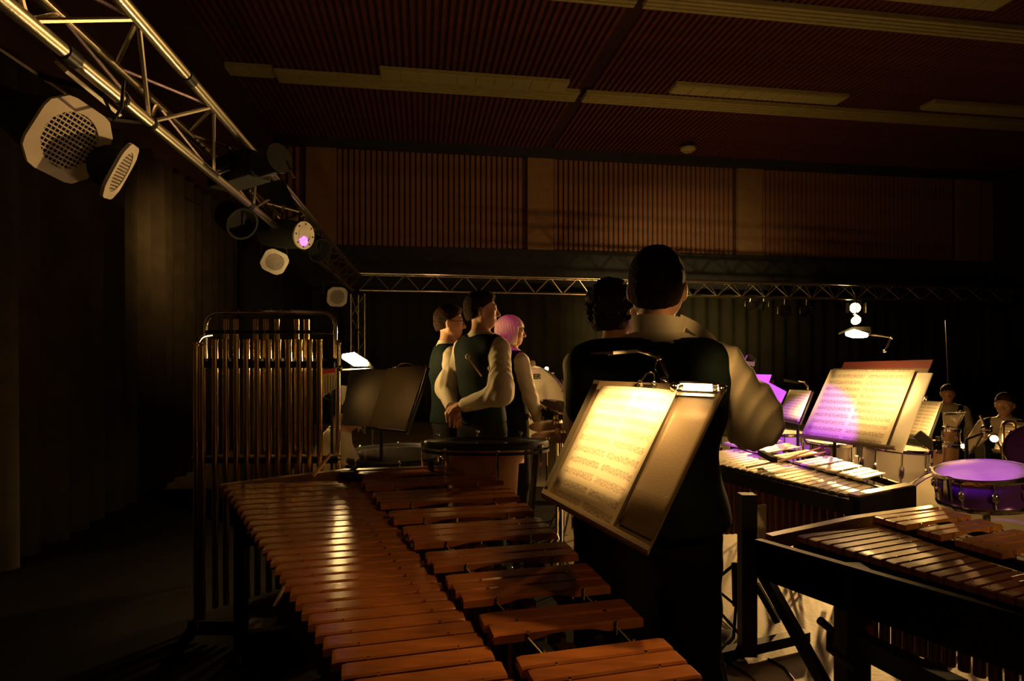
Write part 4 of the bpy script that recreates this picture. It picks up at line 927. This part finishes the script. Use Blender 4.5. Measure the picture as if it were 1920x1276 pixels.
# boom stands at the right
for k, (p0, p1, p2, lb) in enumerate((((1838, 778), (1848, 803), (1820, 850), 'leaning chrome boom stand left of the brass instrument'), ((1812, 824), (1848, 810), (1860, 800), 'second thin boom arm left of the brass instrument'))):
    t = thing('boom_stand', lb, 'stand', P(p2[0], p2[1], 4.4))
    meshobj('boom', MB().tube([P(*p0, 4.4), P(*p1, 4.4), P(*p2, 4.4)], .010, 8).sphere(P(*p1, 4.4), .03, 8), 'chrome', t, True)
    b_ = P(*(p2 if k == 0 else p0), 4.4); meshobj('post', MB().tube([b_, V((b_.x, b_.y, .01))], .012, 8), 'black', t, True)
# timpani
def timpano(label, c, r, bowl, tilt=(0, 0, 1), prof=None):
    c = Vector(c); t = thing('timpani', label, 'timpani', V((c.x, c.y, 0)), None)
    prof = prof or [(.05, -.46), (r*.5, -.43), (r*.76, -.33), (r*.9, -.18), (r*.93, -.03)]
    meshobj('bowl', MB().lathe(prof, c, tilt, 40), bowl, t, True)
    meshobj('drum_skin', MB().lathe([(r*.96, -.02), (r*.96, -.002), (.001, -.001)], c, tilt, 40), 'glass', t, True)
    meshobj('hoop', MB().lathe([(r*.94, -.018), (r*1.03, -.018), (r*1.03, .004), (r*1.0, .014), (r*.96, .004)], c, tilt, 40, closed_prof=True), 'black', t, True)
    meshobj('collar_ring', MB().lathe([(r*1.02, -.045), (r*1.04, -.045), (r*1.04, -.03), (r*1.02, -.03)], c, tilt, 40, closed_prof=True), 'frameblk', t, True)
    for k in range(8):
        a = 2*math.pi*k/8+.2; q = c+V((math.cos(a), math.sin(a), 0))*r*1.05
        meshobj('tension_rod', MB().tube([q+V((0, 0, .01)), q-V((0, 0, .14))], .006, 6).sphere(q+V((0, 0, .01)), .011, 8), 'chrome', t, True)
    for k in range(4):
        a = math.pi/2*k+.6; q = c+V((math.cos(a), math.sin(a), 0))*r*1.03
        meshobj('strut', MB().beam(q-V((0, 0, .06)), V((c.x+r*.75*math.cos(a), c.y+r*.75*math.sin(a), .06)), .03, .02), 'frameblk', t)
    meshobj('base', MB().lathe([(.05, .02), (r*.8, .02), (r*.8, .06), (.05, .1)], V((c.x, c.y, 0)), (0, 0, 1), 24), 'frameblk', t)
    return t
timpano('timpano with tan bowl in front of the three standing men', P(912, 829, 3.20), .33, 'tan', (0, .10, 1), [(.05, -.50), (.17, -.47), (.195, -.36), (.208, -.04), (.34, -.02)])
timpano('dark timpano at the left, beneath the empty stand', P(748, 850, 3.75), .34, 'frameblk')
# floor cables
for pts_, lb in (([(1340, 1150), (1372, 1180), (1388, 1215), (1360, 1240), (1400, 1262), (1430, 1290)], 'black cable curling on the bright floor beside the bigger man\'s leg'),
             ([(1440, 1235), (1470, 1250), (1490, 1275), (1500, 1300)], 'black cable on the floor under the vibraphone brace'),
             ([(1740, 1180), (1800, 1195), (1860, 1190), (1910, 1215)], 'black cable on the dim floor at lower right')):
    tag(meshobj('floor_cable', MB().tube([PZ(x, y, .008) for x, y in pts_], .006, 6), 'cable', None, True), lb, 'cable')

# ---------------------------------------------------------------- people: smooth-union fields turned into one surface each
def surface_nets(D, o, h):
    s = D < 0; nx, ny, nz = D.shape
    cells = np.zeros((nx-1, ny-1, nz-1), np.int8)
    for a in (0, 1):
        for b in (0, 1):
            for c in (0, 1): cells += s[a:nx-1+a, b:ny-1+b, c:nz-1+c]
    act = (cells > 0) & (cells < 8); idx = -np.ones(act.shape, np.int64); I = np.argwhere(act); idx[act] = np.arange(len(I))
    acc = np.zeros((len(I), 3)); cnt = np.zeros(len(I))
    cor = [(a, b, c) for a in (0, 1) for b in (0, 1) for c in (0, 1)]
    for p in cor:
        for ax in range(3):
            if p[ax]: continue
            q = list(p); q[ax] = 1
            v0 = D[I[:,0]+p[0], I[:,1]+p[1], I[:,2]+p[2]]; v1 = D[I[:,0]+q[0], I[:,1]+q[1], I[:,2]+q[2]]
            m = (v0 < 0) != (v1 < 0); t = np.where(m, v0/np.where(m, v0-v1, 1), 0)
            pt = np.tile(np.array(p, float), (len(I), 1)); pt[:, ax] += t
            acc[m] += pt[m]; cnt[m] += 1
    Vt = (I+acc/np.maximum(cnt, 1)[:, None])*h+o
    Fs = []
    for ax in range(3):
        a1, a2 = [(1, 2), (2, 0), (0, 1)][ax]
        sl0 = [slice(None)]*3; sl1 = [slice(None)]*3; sl0[ax] = slice(0, -1); sl1[ax] = slice(1, None)
        e = s[tuple(sl0)] != s[tuple(sl1)]; E = np.argwhere(e)
        ok = (E[:, a1] > 0) & (E[:, a2] > 0) & (E[:, a1] < D.shape[a1]-1) & (E[:, a2] < D.shape[a2]-1); E = E[ok]
        def cell(d1, d2):
            c = E.copy(); c[:, a1] -= d1; c[:, a2] -= d2; return idx[c[:,0], c[:,1], c[:,2]]
        q = np.stack([cell(1, 1), cell(0, 1), cell(0, 0), cell(1, 0)], 1)
        fl = s[E[:,0], E[:,1], E[:,2]]; q[~fl] = q[~fl][:, ::-1]; Fs.append(q)
    return Vt, np.concatenate(Fs)
class Field:
    def __init__(s, lo, hi, h):
        s.h = h; s.o = np.array(lo, float); n = [int((b-a)/h)+2 for a, b in zip(lo, hi)]
        s.ax = [s.o[i]+h*np.arange(n[i]) for i in range(3)]; s.D = np.full(n, 9.0)
    def _sl(s, lo, hi):
        r = []
        for i in range(3):
            a = max(0, int((lo[i]-s.o[i])/s.h)-1); b = min(len(s.ax[i]), int((hi[i]-s.o[i])/s.h)+3)
            if b <= a: return None
            r.append(slice(a, b))
        return tuple(r)
    def _put(s, sl, d, k):
        cur = s.D[sl]
        if k > 0:
            hh = np.clip(.5+.5*(cur-d)/k, 0, 1); s.D[sl] = np.where(cur > 5, d, cur*(1-hh)+d*hh-k*hh*(1-hh))
        else: s.D[sl] = np.minimum(cur, d)
    def cap(s, a, b, ra, rb, k=.02, ys=1.0):
        a = np.array(a, float); b = np.array(b, float); R = max(ra, rb)+max(k, .01)*1.5+.03
        sl = s._sl(np.minimum(a, b)-R, np.maximum(a, b)+R)
        if sl is None: return
        X = s.ax[0][sl[0]][:, None, None]; Y = s.ax[1][sl[1]][None, :, None]; Z = s.ax[2][sl[2]][None, None, :]
        ba = b-a; L2 = max(1e-9, ba @ ba); t = np.clip(((X-a[0])*ba[0]+(Y-a[1])*ba[1]+(Z-a[2])*ba[2])/L2, 0, 1)
        d = np.sqrt((X-a[0]-t*ba[0])**2+((Y-a[1]-t*ba[1])*ys)**2+(Z-a[2]-t*ba[2])**2)-(ra+(rb-ra)*t)
        s._put(sl, d, k)
    def ell(s, c, r, k=.03, rot=None):
        c = np.array(c, float); R = max(r)+max(k, .01)*1.5+.03
        sl = s._sl(c-R, c+R)
        if sl is None: return
        X = s.ax[0][sl[0]][:, None, None]-c[0]; Y = s.ax[1][sl[1]][None, :, None]-c[1]; Z = s.ax[2][sl[2]][None, None, :]-c[2]
        if rot is not None:
            m = np.array(rot.transposed()); X, Y, Z = (m[0][0]*X+m[0][1]*Y+m[0][2]*Z, m[1][0]*X+m[1][1]*Y+m[1][2]*Z, m[2][0]*X+m[2][1]*Y+m[2][2]*Z)
        k0 = np.sqrt((X/r[0])**2+(Y/r[1])**2+(Z/r[2])**2); k1 = np.sqrt((X/r[0]**2)**2+(Y/r[1]**2)**2+(Z/r[2]**2)**2)+1e-9
        s._put(sl, k0*(k0-1)/k1, k)
    def cut(s, fn):       # keep where fn < 0
        X = s.ax[0][:, None, None]; Y = s.ax[1][None, :, None]; Z = s.ax[2][None, None, :]; s.D = np.maximum(s.D, fn(X, Y, Z))
    def warp(s, fn):
        X = s.ax[0][:, None, None]; Y = s.ax[1][None, :, None]; Z = s.ax[2][None, None, :]; s.D = s.D+fn(X, Y, Z)
    def mesh(s, name, m, parent):
        s.D[0] = s.D[-1] = 9; s.D[:, 0] = s.D[:, -1] = 9; s.D[:, :, 0] = s.D[:, :, -1] = 9
        vt, fs = surface_nets(s.D, s.o, s.h)
        me = bpy.data.meshes.new(name); me.from_pydata(vt.tolist(), [], fs.tolist()); me.update()
        me.polygons.foreach_set('use_smooth', [True]*len(me.polygons)); me.materials.append(M[m])
        o = bpy.data.objects.new(name, me); link(o, parent); return o

HIP, KNEE, ANK = .93, .50, .09
def person(label, loc, yaw, H, h=.009, head_yaw=0, head_pitch=0, head_roll=0, arms=None, legs=None, hair='short', hairm='hair', shirt='shirt', vest='vest', tie=False,
           glasses=False, puff=0., sit=False, collar='down', group=None, shoes=True, grip=False, lean=0., width=1.):
    """Local frame: faces +Y, x to its right, 1.8 m tall; scaled to H."""
    t = thing('person', label, 'person', (0, 0, 0), group)
    S_ = {}
    sh = {-1: V((-.185*width, -.005, 1.445)), 1: V((.185*width, -.005, 1.445))}
    arms = arms or {-1: ((-.25, -.02, 1.16), (-.25, .10, .93)), 1: ((.25, -.02, 1.16), (.25, .10, .93))}
    arms = {k: tuple(V(p) for p in v) for k, v in arms.items()}
    legs = legs or {s: ((.105*s, .02, KNEE), (.11*s, -.02, ANK)) for s in (-1, 1)}
    legs = {k: tuple(V(p) for p in v) for k, v in legs.items()}
    hip = {s: V((.09*s, 0, HIP)) for s in (-1, 1)}
    hc = V((0, .0, 1.60)); hr = Matrix.Rotation(head_yaw, 3, 'Z') @ Matrix.Rotation(head_pitch, 3, 'X') @ Matrix.Rotation(head_roll, 3, 'Y')
    def hd(p): return hc + hr @ (V(p)-hc)
    allp = [p for v in arms.values() for p in v]+[p for v in legs.values() for p in v]
    lo = [min(-.34, *(p[i] for p in allp)) for i in range(3)]; hi = [max(.34, *(p[i] for p in allp)) for i in range(3)]
    lo = [lo[0]-.16, min(-.24, lo[1]-.16), 0 if not sit else min(0, lo[2]-.1)]; hi = [hi[0]+.16, max(.27, hi[1]+.22), 1.86]
    if sit: lo[2] = min(p.z for v in legs.values() for p in v)-.12
    def torso(f, g, k=.06):
        f.ell((0, 0, .98), (.165+g, .112+g, .13+g), k); f.ell((0, .0, 1.12), (.150*width+g, .100+g, .15+g), k)
        f.ell((0, .0, 1.30), (.172*width+g, .112+g, .17+g), k); f.ell((0, -.02, 1.38), (.165*width+g, .092+g, .12+g), k)
        f.cap((-.135*width, -.01, 1.445), (.135*width, -.01, 1.445), .052+g, .052+g, k)
        f.cap((-.12*width, -.01, 1.455), (0, -.005, 1.50), .045+g*.8, .06+g*.6, k); f.cap((.12*width, -.01, 1.455), (0, -.005, 1.50), .045+g*.8, .06+g*.6, k)
    def arm(f, s, g, k=.03, pf=0., upto=1.0):
        e, w = arms[s]; w2 = e.lerp(w, upto); m1 = sh[s].lerp(e, .62)
        f.cap(sh[s], e, .050+g+pf*.1, .042+g+pf*.7, k); 
        if pf: f.ell(m1.lerp(e, .6), (.038+pf+g, .038+pf+g, .06+pf+g), .05)
        f.cap(e, w2, .042+g+pf*.7, .028+g+pf*.25, k)
    def leg(f, s, g, k=.04, w=0.):
        kn, an = legs[s]
        f.cap(hip[s], kn, .088+g, .060+g+w, k); f.cap(kn, an, .057+g+w, .038+g+w*2, k)
    # body: one continuous skin surface from head to feet
    f = Field(lo, hi, h)
    torso(f, 0)
    for s in (-1, 1):
        arm(f, s, 0); leg(f, s, 0); kn, an = legs[s]
        f.cap(kn.lerp(an, .25)+V((0, -.015, 0)), kn.lerp(an, .5)+V((0, -.01, 0)), .05, .045, .03)
        fd = V((0, 1, 0)); f.cap(an+V((0, -.03, -.04)), an+fd*.15+V((0, 0, -.055)), .035, .028, .03)
        e, w = arms[s]; d = (w-e).normalized(); side = d.cross(V((0, 0, 1)));
        side = side.normalized() if side.length > .2 else V((0, 1, 0)); nn = side.cross(d).normalized()
        curl = .045 if grip else .018
        f.cap(w, w+d*.045, .026, .030, .012); knk = []
        for i in range(4):
            kx = (-.030+.020*i); K_ = w+d*(.088-.004*abs(i-1.5))+side*kx; f.cap(w+d*.03+side*kx*.6, K_, .014, .0105, .008)
            L_ = (.030, .034, .033, .026)[i]; m1 = K_+d*L_-nn*curl*.5; m2 = m1+d*L_*(.3 if grip else .75)-nn*curl; f.cap(K_, m1, .0095, .0088, .003); f.cap(m1, m2, .0088, .0075, .003)
        th0 = w+d*.025-side*.026*s; f.cap(th0, th0+d*.03-side*.022*s-nn*.01, .013, .0115, .008); f.cap(th0+d*.03-side*.022*s-nn*.01, th0+d*.062-side*.018*s-nn*.025, .0105, .0085, .004)
    f.cap((0, -.012, 1.46), hd((0, -.012, 1.60)), .056, .050, .03)
    # head
    R3 = hr
    f.ell(hd((0, -.012, 1.705)), (.077, .096, .094), .02, R3)
    f.ell(hd((0, .030, 1.655)), (.060, .062, .075), .03, R3)
    f.ell(hd((0, .058, 1.602)), (.030, .026, .024), .03, R3)
    f.cap(hd((-.050, .0, 1.63)), hd((-.018, .058, 1.602)), .018, .016, .02); f.cap(hd((.050, .0, 1.63)), hd((.018, .058, 1.602)), .018, .016, .02)
    f.cap(hd((0, .084, 1.695)), hd((0, .108, 1.655)), .009, .014, .010); f.cap(hd((-.012, .098, 1.652)), hd((.012, .098, 1.652)), .009, .009, .006)
    f.cap(hd((-.032, .080, 1.712)), hd((.032, .080, 1.712)), .011, .011, .012)
    f.cap(hd((-.020, .086, 1.627)), hd((.020, .086, 1.627)), .0075, .0075, .006); f.cap(hd((-.016, .084, 1.616)), hd((.016, .084, 1.616)), .008, .008, .006)
    for s in (-1, 1):
        f.ell(hd((.079*s, -.008, 1.672)), (.011, .019, .031), .008, R3); f.cap(hd((.076*s, -.012, 1.655)), hd((.070*s, .0, 1.645)), .010, .008, .006)
        f.ell(hd((.042*s, .062, 1.655)), (.020, .018, .022), .02, R3)
    f.mesh('body', 'skin', t)
    for s in (-1, 1):
        meshobj('eye', MB().sphere(hd((.031*s, .081, 1.690)), .0115, 10), 'white', t, True)
    # hair
    fh = Field([-.16, -.19, 1.50], [.16, .17, 1.87], min(h, .006))
    if hair == 'bob':
        fh.ell(hd((0, -.020, 1.700)), (.100, .120, .118), .02, R3); fh.ell(hd((0, -.035, 1.62)), (.098, .098, .10), .03, R3)
    elif hair == 'curly':
        fh.ell(hd((0, -.022, 1.705)), (.092, .112, .112), .02, R3); fh.ell(hd((0, -.045, 1.64)), (.080, .07, .06), .03, R3)
        rr = random.Random(3)
        for i in range(120):
            a = rr.uniform(0, 6.283); b_ = rr.uniform(-.6, 1.45); q = (.094*math.cos(b_)*math.cos(a), -.02+.112*math.cos(b_)*math.sin(a), 1.70+.112*math.sin(b_)); fh.ell(hd(q), (.013, .013, .013), .006)
    else:
        fh.ell(hd((0, -.017, 1.711)), (.083, .101, .099), .02, R3); fh.ell(hd((0, -.045, 1.655)), (.068, .060, .06), .03, R3); fh.ell(hd((0, .035, 1.775)), (.055, .05, .026), .03, R3)
    inv = np.array(hr.transposed())
    def facecut(X, Y, Z):
        x, y, z = X-hc.x, Y-hc.y, Z-hc.z
        ly = inv[1][0]*x+inv[1][1]*y+inv[1][2]*z; lz = inv[2][0]*x+inv[2][1]*y+inv[2][2]*z+hc.z; lx = inv[0][0]*x+inv[0][1]*y+inv[0][2]*z
        if hair == 'bob': fr = np.where(lz > 1.72, .13, .045); low = 1.575-lz
        elif hair == 'curly': fr = np.where(lz > 1.745, .12, .012); low = 1.60-lz
        else: fr = np.clip((lz-1.70)*1.6, 0, .08)+.01+np.where(lz > 1.755, .1, 0); low = 1.612-lz+np.clip(np.abs(ly+.1)*.35, 0, .05)+np.clip(ly+.05, 0, .05)*.6
        return np.maximum(ly-fr, low)
    fh.cut(facecut)
    rs = {'bob': (.0022, 90), 'curly': (.003, 70), 'short': (.0018, 130)}[hair]
    if hair == 'bob': fh.warp(lambda X, Y, Z: rs[0]*np.sin(np.arctan2(Y+.02, X)*26+3*np.sin(Z*18)))
    else: fh.warp(lambda X, Y, Z: rs[0]*(np.sin(X*rs[1]+2*np.sin(Z*61))*np.sin(Y*rs[1]*1.1+1)*np.sin(Z*rs[1]*.9+2*np.sin(X*47))))
    fh.mesh('hair', hairm, t)
    # trousers
    tr = Field(lo, hi, max(h, .009))
    tr.ell((0, 0, .98), (.178, .124, .14), .05)
    for s in (-1, 1): leg(tr, s, .014, .03, .014)
    wz = 1.04
    tr.cut(lambda X, Y, Z: np.maximum(Z-wz, (.075-Z) if not sit else (lo[2]+.13-Z)))
    tr.warp(lambda X, Y, Z: .003*np.sin(Z*45+X*20)*np.sin(Y*30+Z*11))
    tr.mesh('trousers', 'trouser', t)
    # shirt
    fs = Field(lo, hi, h); torso(fs, .010)
    for s in (-1, 1): arm(fs, s, .013, .035, puff if s == 1 else puff*.4, .93)
    fs.cap((0, -.010, 1.47), (0, -.006, 1.535), .064, .059, .015)
    fs.cut(lambda X, Y, Z: np.maximum(.97-Z, Z-1.545-.25*Y*(-1)*.4))
    am = .004+puff*.09
    fs.warp(lambda X, Y, Z: am*np.clip((np.abs(X)-.17)*20, 0, 1)*(np.abs(np.sin(Z*20-np.abs(X)*60+Y*30+1.2*np.sin(Z*19+Y*14)))-.6)+.001*np.sin(Z*80+X*40))
    fs.mesh('shirt', shirt, t)
    for s in (-1, 1):
        e, w = arms[s]; d = (w-e).normalized(); c_ = e.lerp(w, .93)
        meshobj('cuff', MB().lathe([(.031, -.025), (.040, -.025), (.041, .02), (.032, .02)], c_, d, 18, closed_prof=True), shirt, t, True)
    # collar
    if collar == 'down':
        meshobj('collar', MB().lathe([(.060, 0), (.066, .0), (.062, .045), (.068, .046), (.082, .004), (.078, 0), (.064, .040), (.058, .045)], (0, -.010, 1.505), (0, .06, 1), 28, closed_prof=True), shirt, t, True)
    else:
        meshobj('collar', MB().lathe([(.066, -.01), (.071, -.01), (.075, .03), (.082, .075), (.077, .076), (.070, .03)], (0, -.006, 1.515), (.10, .10, 1), 30, closed_prof=True), shirt, t, True)
        meshobj('collar_tip', MB().loft([[V((.055, -.055, 1.575)), V((.06, -.05, 1.60)), V((.062, -.045, 1.60)), V((.057, -.05, 1.575))], [V((.115, -.02, 1.535)), V((.118, -.01, 1.578)), V((.121, -.007, 1.578)), V((.118, -.017, 1.535))], [V((.185, .05, 1.505)), V((.190, .055, 1.530)), V((.193, .058, 1.530)), V((.188, .053, 1.505))]]), shirt, t, True)
    # waistcoat
    if vest:
        fv = Field([-.34, -.26, .88], [.34, .27, 1.56], h); torso(fv, .020)
        if collar == 'up': fv.cap((-.02, 0, 1.13), (.06, -.01, 1.00), .145, .150, .05, .85); fv.cap(sh[-1], arms[-1][0], .078, .07, .04)
        def vcut(X, Y, Z):
            arms_ = np.sqrt((np.abs(X)-.315*width)**2+((Y)*.7)**2+((Z-1.39)*.55)**2)-.122
            if collar == 'up': arms_ = np.where(X < 0, 1.0, arms_)
            neck = .085-np.sqrt(X**2+(Y+.01)**2)-np.clip((1.50-Z), 0, 1)*3
            vneck = np.where(Y > 0, np.abs(X)*-1+np.clip((Z-1.20)*.36, -9, .5), -9)
            hem = (.985-.10*np.clip(Y, -.1, .1)*-1 + (-.10*np.clip(X, -.05, .3) if collar == 'up' else 0)*-1)-Z
            return np.maximum(np.maximum(-arms_, vneck), np.maximum(hem, np.maximum(neck, Z-1.53)))
        fv.cut(vcut); fv.warp(lambda X, Y, Z: .0018*np.sin(Z*38+X*30)); fv.mesh('waistcoat', vest, t)
    if tie:
        meshobj('bow_tie', MB().loft([[V((x, .068+y0, 1.515+z)) for y0, z in ((0, -w_), (.012, -w_*.8), (.012, w_*.8), (0, w_))] for x, w_ in ((-.052, .024), (-.03, .018), (-.008, .008), (.008, .008), (.03, .018), (.052, .024))]), 'blackm', t)
    if glasses:
        g_ = MB()
        for s in (-1, 1):
            g_.tube([hd((.031*s+.022*math.cos(a), .104-.3*abs(.022*math.cos(a))*0, 1.690+.016*math.sin(a))) for a in [2*math.pi*i/14 for i in range(14)]], .0022, 5, closed=True)
            g_.tube([hd((.053*s, .102, 1.694)), hd((.078*s, .06, 1.692)), hd((.082*s, -.01, 1.688))], .0022, 5)
        g_.tube([hd((-.010, .106, 1.694)), hd((.010, .106, 1.694))], .0022, 5); meshobj('glasses', g_, 'black', t)
    if shoes:
        for s in (-1, 1):
            an = legs[s][1]; fo = Field([an.x-.08, an.y-.13, an.z-.12], [an.x+.08, an.y+.26, an.z+.06], .008)
            fo.cap(an+V((0, -.035, -.035)), an+V((0, .15, -.05)), .044, .036, .02); fo.cap(an, an+V((0, -.01, -.03)), .046, .046, .02)
            zz = an.z-.088; fo.cut(lambda X, Y, Z: zz-Z); fo.mesh('shoe', 'shoe', t)
    sc = H/1.80
    t.matrix_basis = Matrix.Translation(V(loc)) @ Matrix.Rotation(yaw, 4, 'Z') @ Matrix.Rotation(-lean, 4, 'X') @ Matrix.Scale(sc, 4)
    return t
R_ = math.radians
# the bigger man seen from behind (faces away from the lens)
person('man in dark waistcoat with his back turned, collar raised and right elbow out', (.452, 1.83, 0), R_(-4), 1.855, h=.0065, head_yaw=R_(-14), head_pitch=R_(3),
       arms={-1: ((-.20, .20, 1.24), (-.06, .32, 1.32)), 1: ((.335, .155, 1.265), (.19, .33, 1.33))}, puff=.036, collar='up', width=1.06)
person('man with black curly hair, nearly hidden behind the man with the raised collar', (.455, 2.55, 0), R_(-25), 1.83, h=.010, head_yaw=R_(-32), head_pitch=R_(6), hair='curly', hairm='hairb', width=.95, vest='vest',
       arms={-1: ((-.22, .12, 1.18), (-.10, .30, 1.10)), 1: ((.22, .12, 1.18), (.12, .30, 1.10))})
g_ = None
person('man with glasses and bow tie, leftmost of the three standing in profile', (P(842, 600, 4.3).x, 4.3, 0), R_(-74), 1.85, h=.008, head_yaw=R_(-10), head_pitch=R_(-2), glasses=True, tie=True,
       arms={-1: ((-.24, .02, 1.16), (-.20, .14, .95)), 1: ((.235, -.03, 1.16), (.20, .13, .96))})
person('tallest young man holding mallets behind his back, middle of the three in profile', (P(903, 600, 3.95).x, 3.95, 0), R_(-48), 1.92, h=.008, head_yaw=R_(-36), head_pitch=R_(0), puff=.015, grip=True, tie=True,
       arms={-1: ((-.27, -.09, 1.18), (-.06, -.185, 1.08)), 1: ((.29, -.09, 1.18), (.06, -.19, 1.10))})
person('blond boy with purple light on his hair, rightmost of the three standing in profile', (P(958, 600, 4.7).x, 4.7, 0), R_(-62), 1.79, h=.008, head_yaw=R_(-22), head_pitch=R_(-4), hair='bob', hairm='blond', shirt='shirtw',
       arms={-1: ((-.24, .03, 1.17), (-.18, .22, 1.02)), 1: ((.24, .04, 1.17), (.20, .17, .93))})
# mallets held behind the back
hnd = P(911, 692, 3.52)
for k in range(3):
    mallet(('mallet with a felt head pointing up from the hands of the tallest young man', 'left one of two sticks pointing down behind the tallest young man', 'right one of two sticks pointing down behind the tallest young man')[k], P(903+4*k, 765 if k else 705, 3.73), P(877+4*k, 668+5*k, 3.73) if k == 0 else P(916+3*k, 690, 3.73), hr=.018, grp='mallets held behind the back', sr=.005)
mallet('felt-headed beater above the lettered bass drum', P(968, 690, 5.05), P(998, 681, 5.15), hr=.03, sr=.012, hm='felt')
# seated player behind the bells
seatl = {s: ((.14*s, .44, .90), (.14*s, .46, .48)) for s in (-1, 1)}
person('person in white shirt bending forward behind the tubular bells, arm reaching out', (P(545, 800, 3.62).x, 3.62, -.46), R_(-62), 1.76, h=.009, head_yaw=R_(-12), head_pitch=R_(-38), hairm='hairb', legs=seatl, sit=True, shirt='shirtw', vest=None,
       arms={-1: ((-.25, .14, 1.20), (-.16, .36, 1.12)), 1: ((.25, .22, 1.17), (.19, .50, 1.06))}, lean=.20)
def stool(c, z, lb):
    t = thing('stool', lb, 'stool', (c[0], c[1], 0)); meshobj('seat', MB().lathe([(.05, z-.06), (.17, z-.05), (.175, z-.02), (.15, z), (.001, z)], (c[0], c[1], 0), (0, 0, 1), 24), 'blackm', t, True)
    meshobj('pole', MB().tube([(c[0], c[1], z-.06), (c[0], c[1], .15)], .02, 8), 'chrome', t)
    for k in range(3): a = 2.1*k; meshobj('leg', MB().tube([(c[0], c[1], .3), (c[0]+.22*math.cos(a), c[1]+.22*math.sin(a), .014)], .012, 6), 'chrome', t)
stool((P(545, 800, 3.62).x+.07, 3.66), .36, 'black drum stool under the bending person')
# striped book and pale sheets beyond the bells
t = thing('striped_book', 'cream striped book with a red top edge seen through the bells', 'book', P(616, 745, 3.5))
a_ = [P(601, 702, 3.50), P(629, 698, 3.50), P(629, 728, 3.50), P(601, 746, 3.50)]
meshobj('cover', MB().slab(*a_, .01), 'paperp', t); meshobj('red_edge', MB().slab(P(601, 693, 3.49), P(628, 690, 3.49), P(629, 698, 3.49), P(601, 702, 3.49), .012), 'red', t)
for k in range(5): meshobj('stripe', MB().slab(P(604+5*k, 703, 3.487), P(605.2+5*k, 703, 3.487), P(605.2+5*k, 740-2*k, 3.487), P(604+5*k, 741-2*k, 3.487), .002), 'black', t)
tag(meshobj('loose_page', MB().slab(P(637, 722, 3.6), P(657, 724, 3.6), P(640, 765, 3.6), P(636, 764, 3.6), .002), 'paperp'), 'small pale page just right of the tubular bells', 'sheet music')
t = thing('page_holder', 'thin black rod holding the striped book and pale page', 'stand', P(616, 745, 3.53).xy.to_3d())
pp = P(622, 745, 3.53); meshobj('pole', MB().tube([P(622, 700, 3.53), (pp.x, pp.y, .01)], .008, 6), 'black', t); meshobj('arm', MB().tube([P(604, 744, 3.53), P(645, 762, 3.60)], .005, 6), 'black', t)
# trumpet player at the right edge
person('trumpet player in shadow at the far right edge', (P(1884, 760, 5.2).x, 5.2, -.36), R_(120), 1.5, h=.011, head_yaw=R_(10), head_pitch=R_(-8), legs=seatl, sit=True, shirt='shirt',
       arms={-1: ((-.27, .14, 1.20), (-.06, .32, 1.36)), 1: ((.27, .14, 1.20), (.06, .32, 1.36))}, grip=True)
stool((P(1884, 760, 5.2).x, 5.2), .30, 'black stool under the trumpet player')
person('person with a reddish head behind the small far stand', (P(1777, 760, 6.7).x, 6.7, -.38), R_(150), 1.5, h=.013, legs=seatl, sit=True, head_pitch=R_(-10))
stool((P(1777, 760, 6.7).x, 6.7), .28, 'black stool under the person behind the small far stand')
# brass instrument in front of the page
t = thing('trumpet', 'brass instrument standing upright before the glowing page at the right', 'trumpet', P(1893, 850, 4.45)); d_ = 4.45
meshobj('tubing', MB().tube(rounded([P(1881, 852, d_), P(1881, 790, d_), P(1903, 790, d_), P(1903, 852, d_)], .04), .010, 8), 'gold', t, True)
meshobj('slide', MB().tube(rounded([P(1889, 850, d_-.02), P(1889, 822, d_-.02), P(1897, 822, d_-.02), P(1897, 850, d_-.02)], .015), .007, 8).tube(rounded([P(1892, 835, d_-.04), P(1892, 808, d_-.04), P(1901, 808, d_-.04), P(1901, 838, d_-.04)], .02), .007, 8), 'gold', t, True)
meshobj('bell', MB().lathe([(.011, .0), (.013, .06), (.02, .11), (.04, .15), (.062, .165), (.060, .167), (.036, .15), (.015, .11)], P(1903, 852, d_), (0, 0, -1), 20), 'gold', t, True)
meshobj('mouthpiece', MB().lathe([(.010, 0), (.006, .02), (.013, .05), (.011, .05)], P(1881, 852, d_), (0, 0, -1), 12), 'gold', t, True)
for k in range(3): meshobj('valve', MB().tube([P(1890+4*k, 846, d_-.01), P(1890+4*k, 862, d_-.01)], .010, 10), 'chrome', t, True)
bp = P(1893, 862, d_); meshobj('peg_stand', MB().tube([bp, (bp.x, bp.y, .02)], .010, 8).beam((bp.x-.15, bp.y, .015), (bp.x+.15, bp.y, .015), .03, .02), 'black', t)
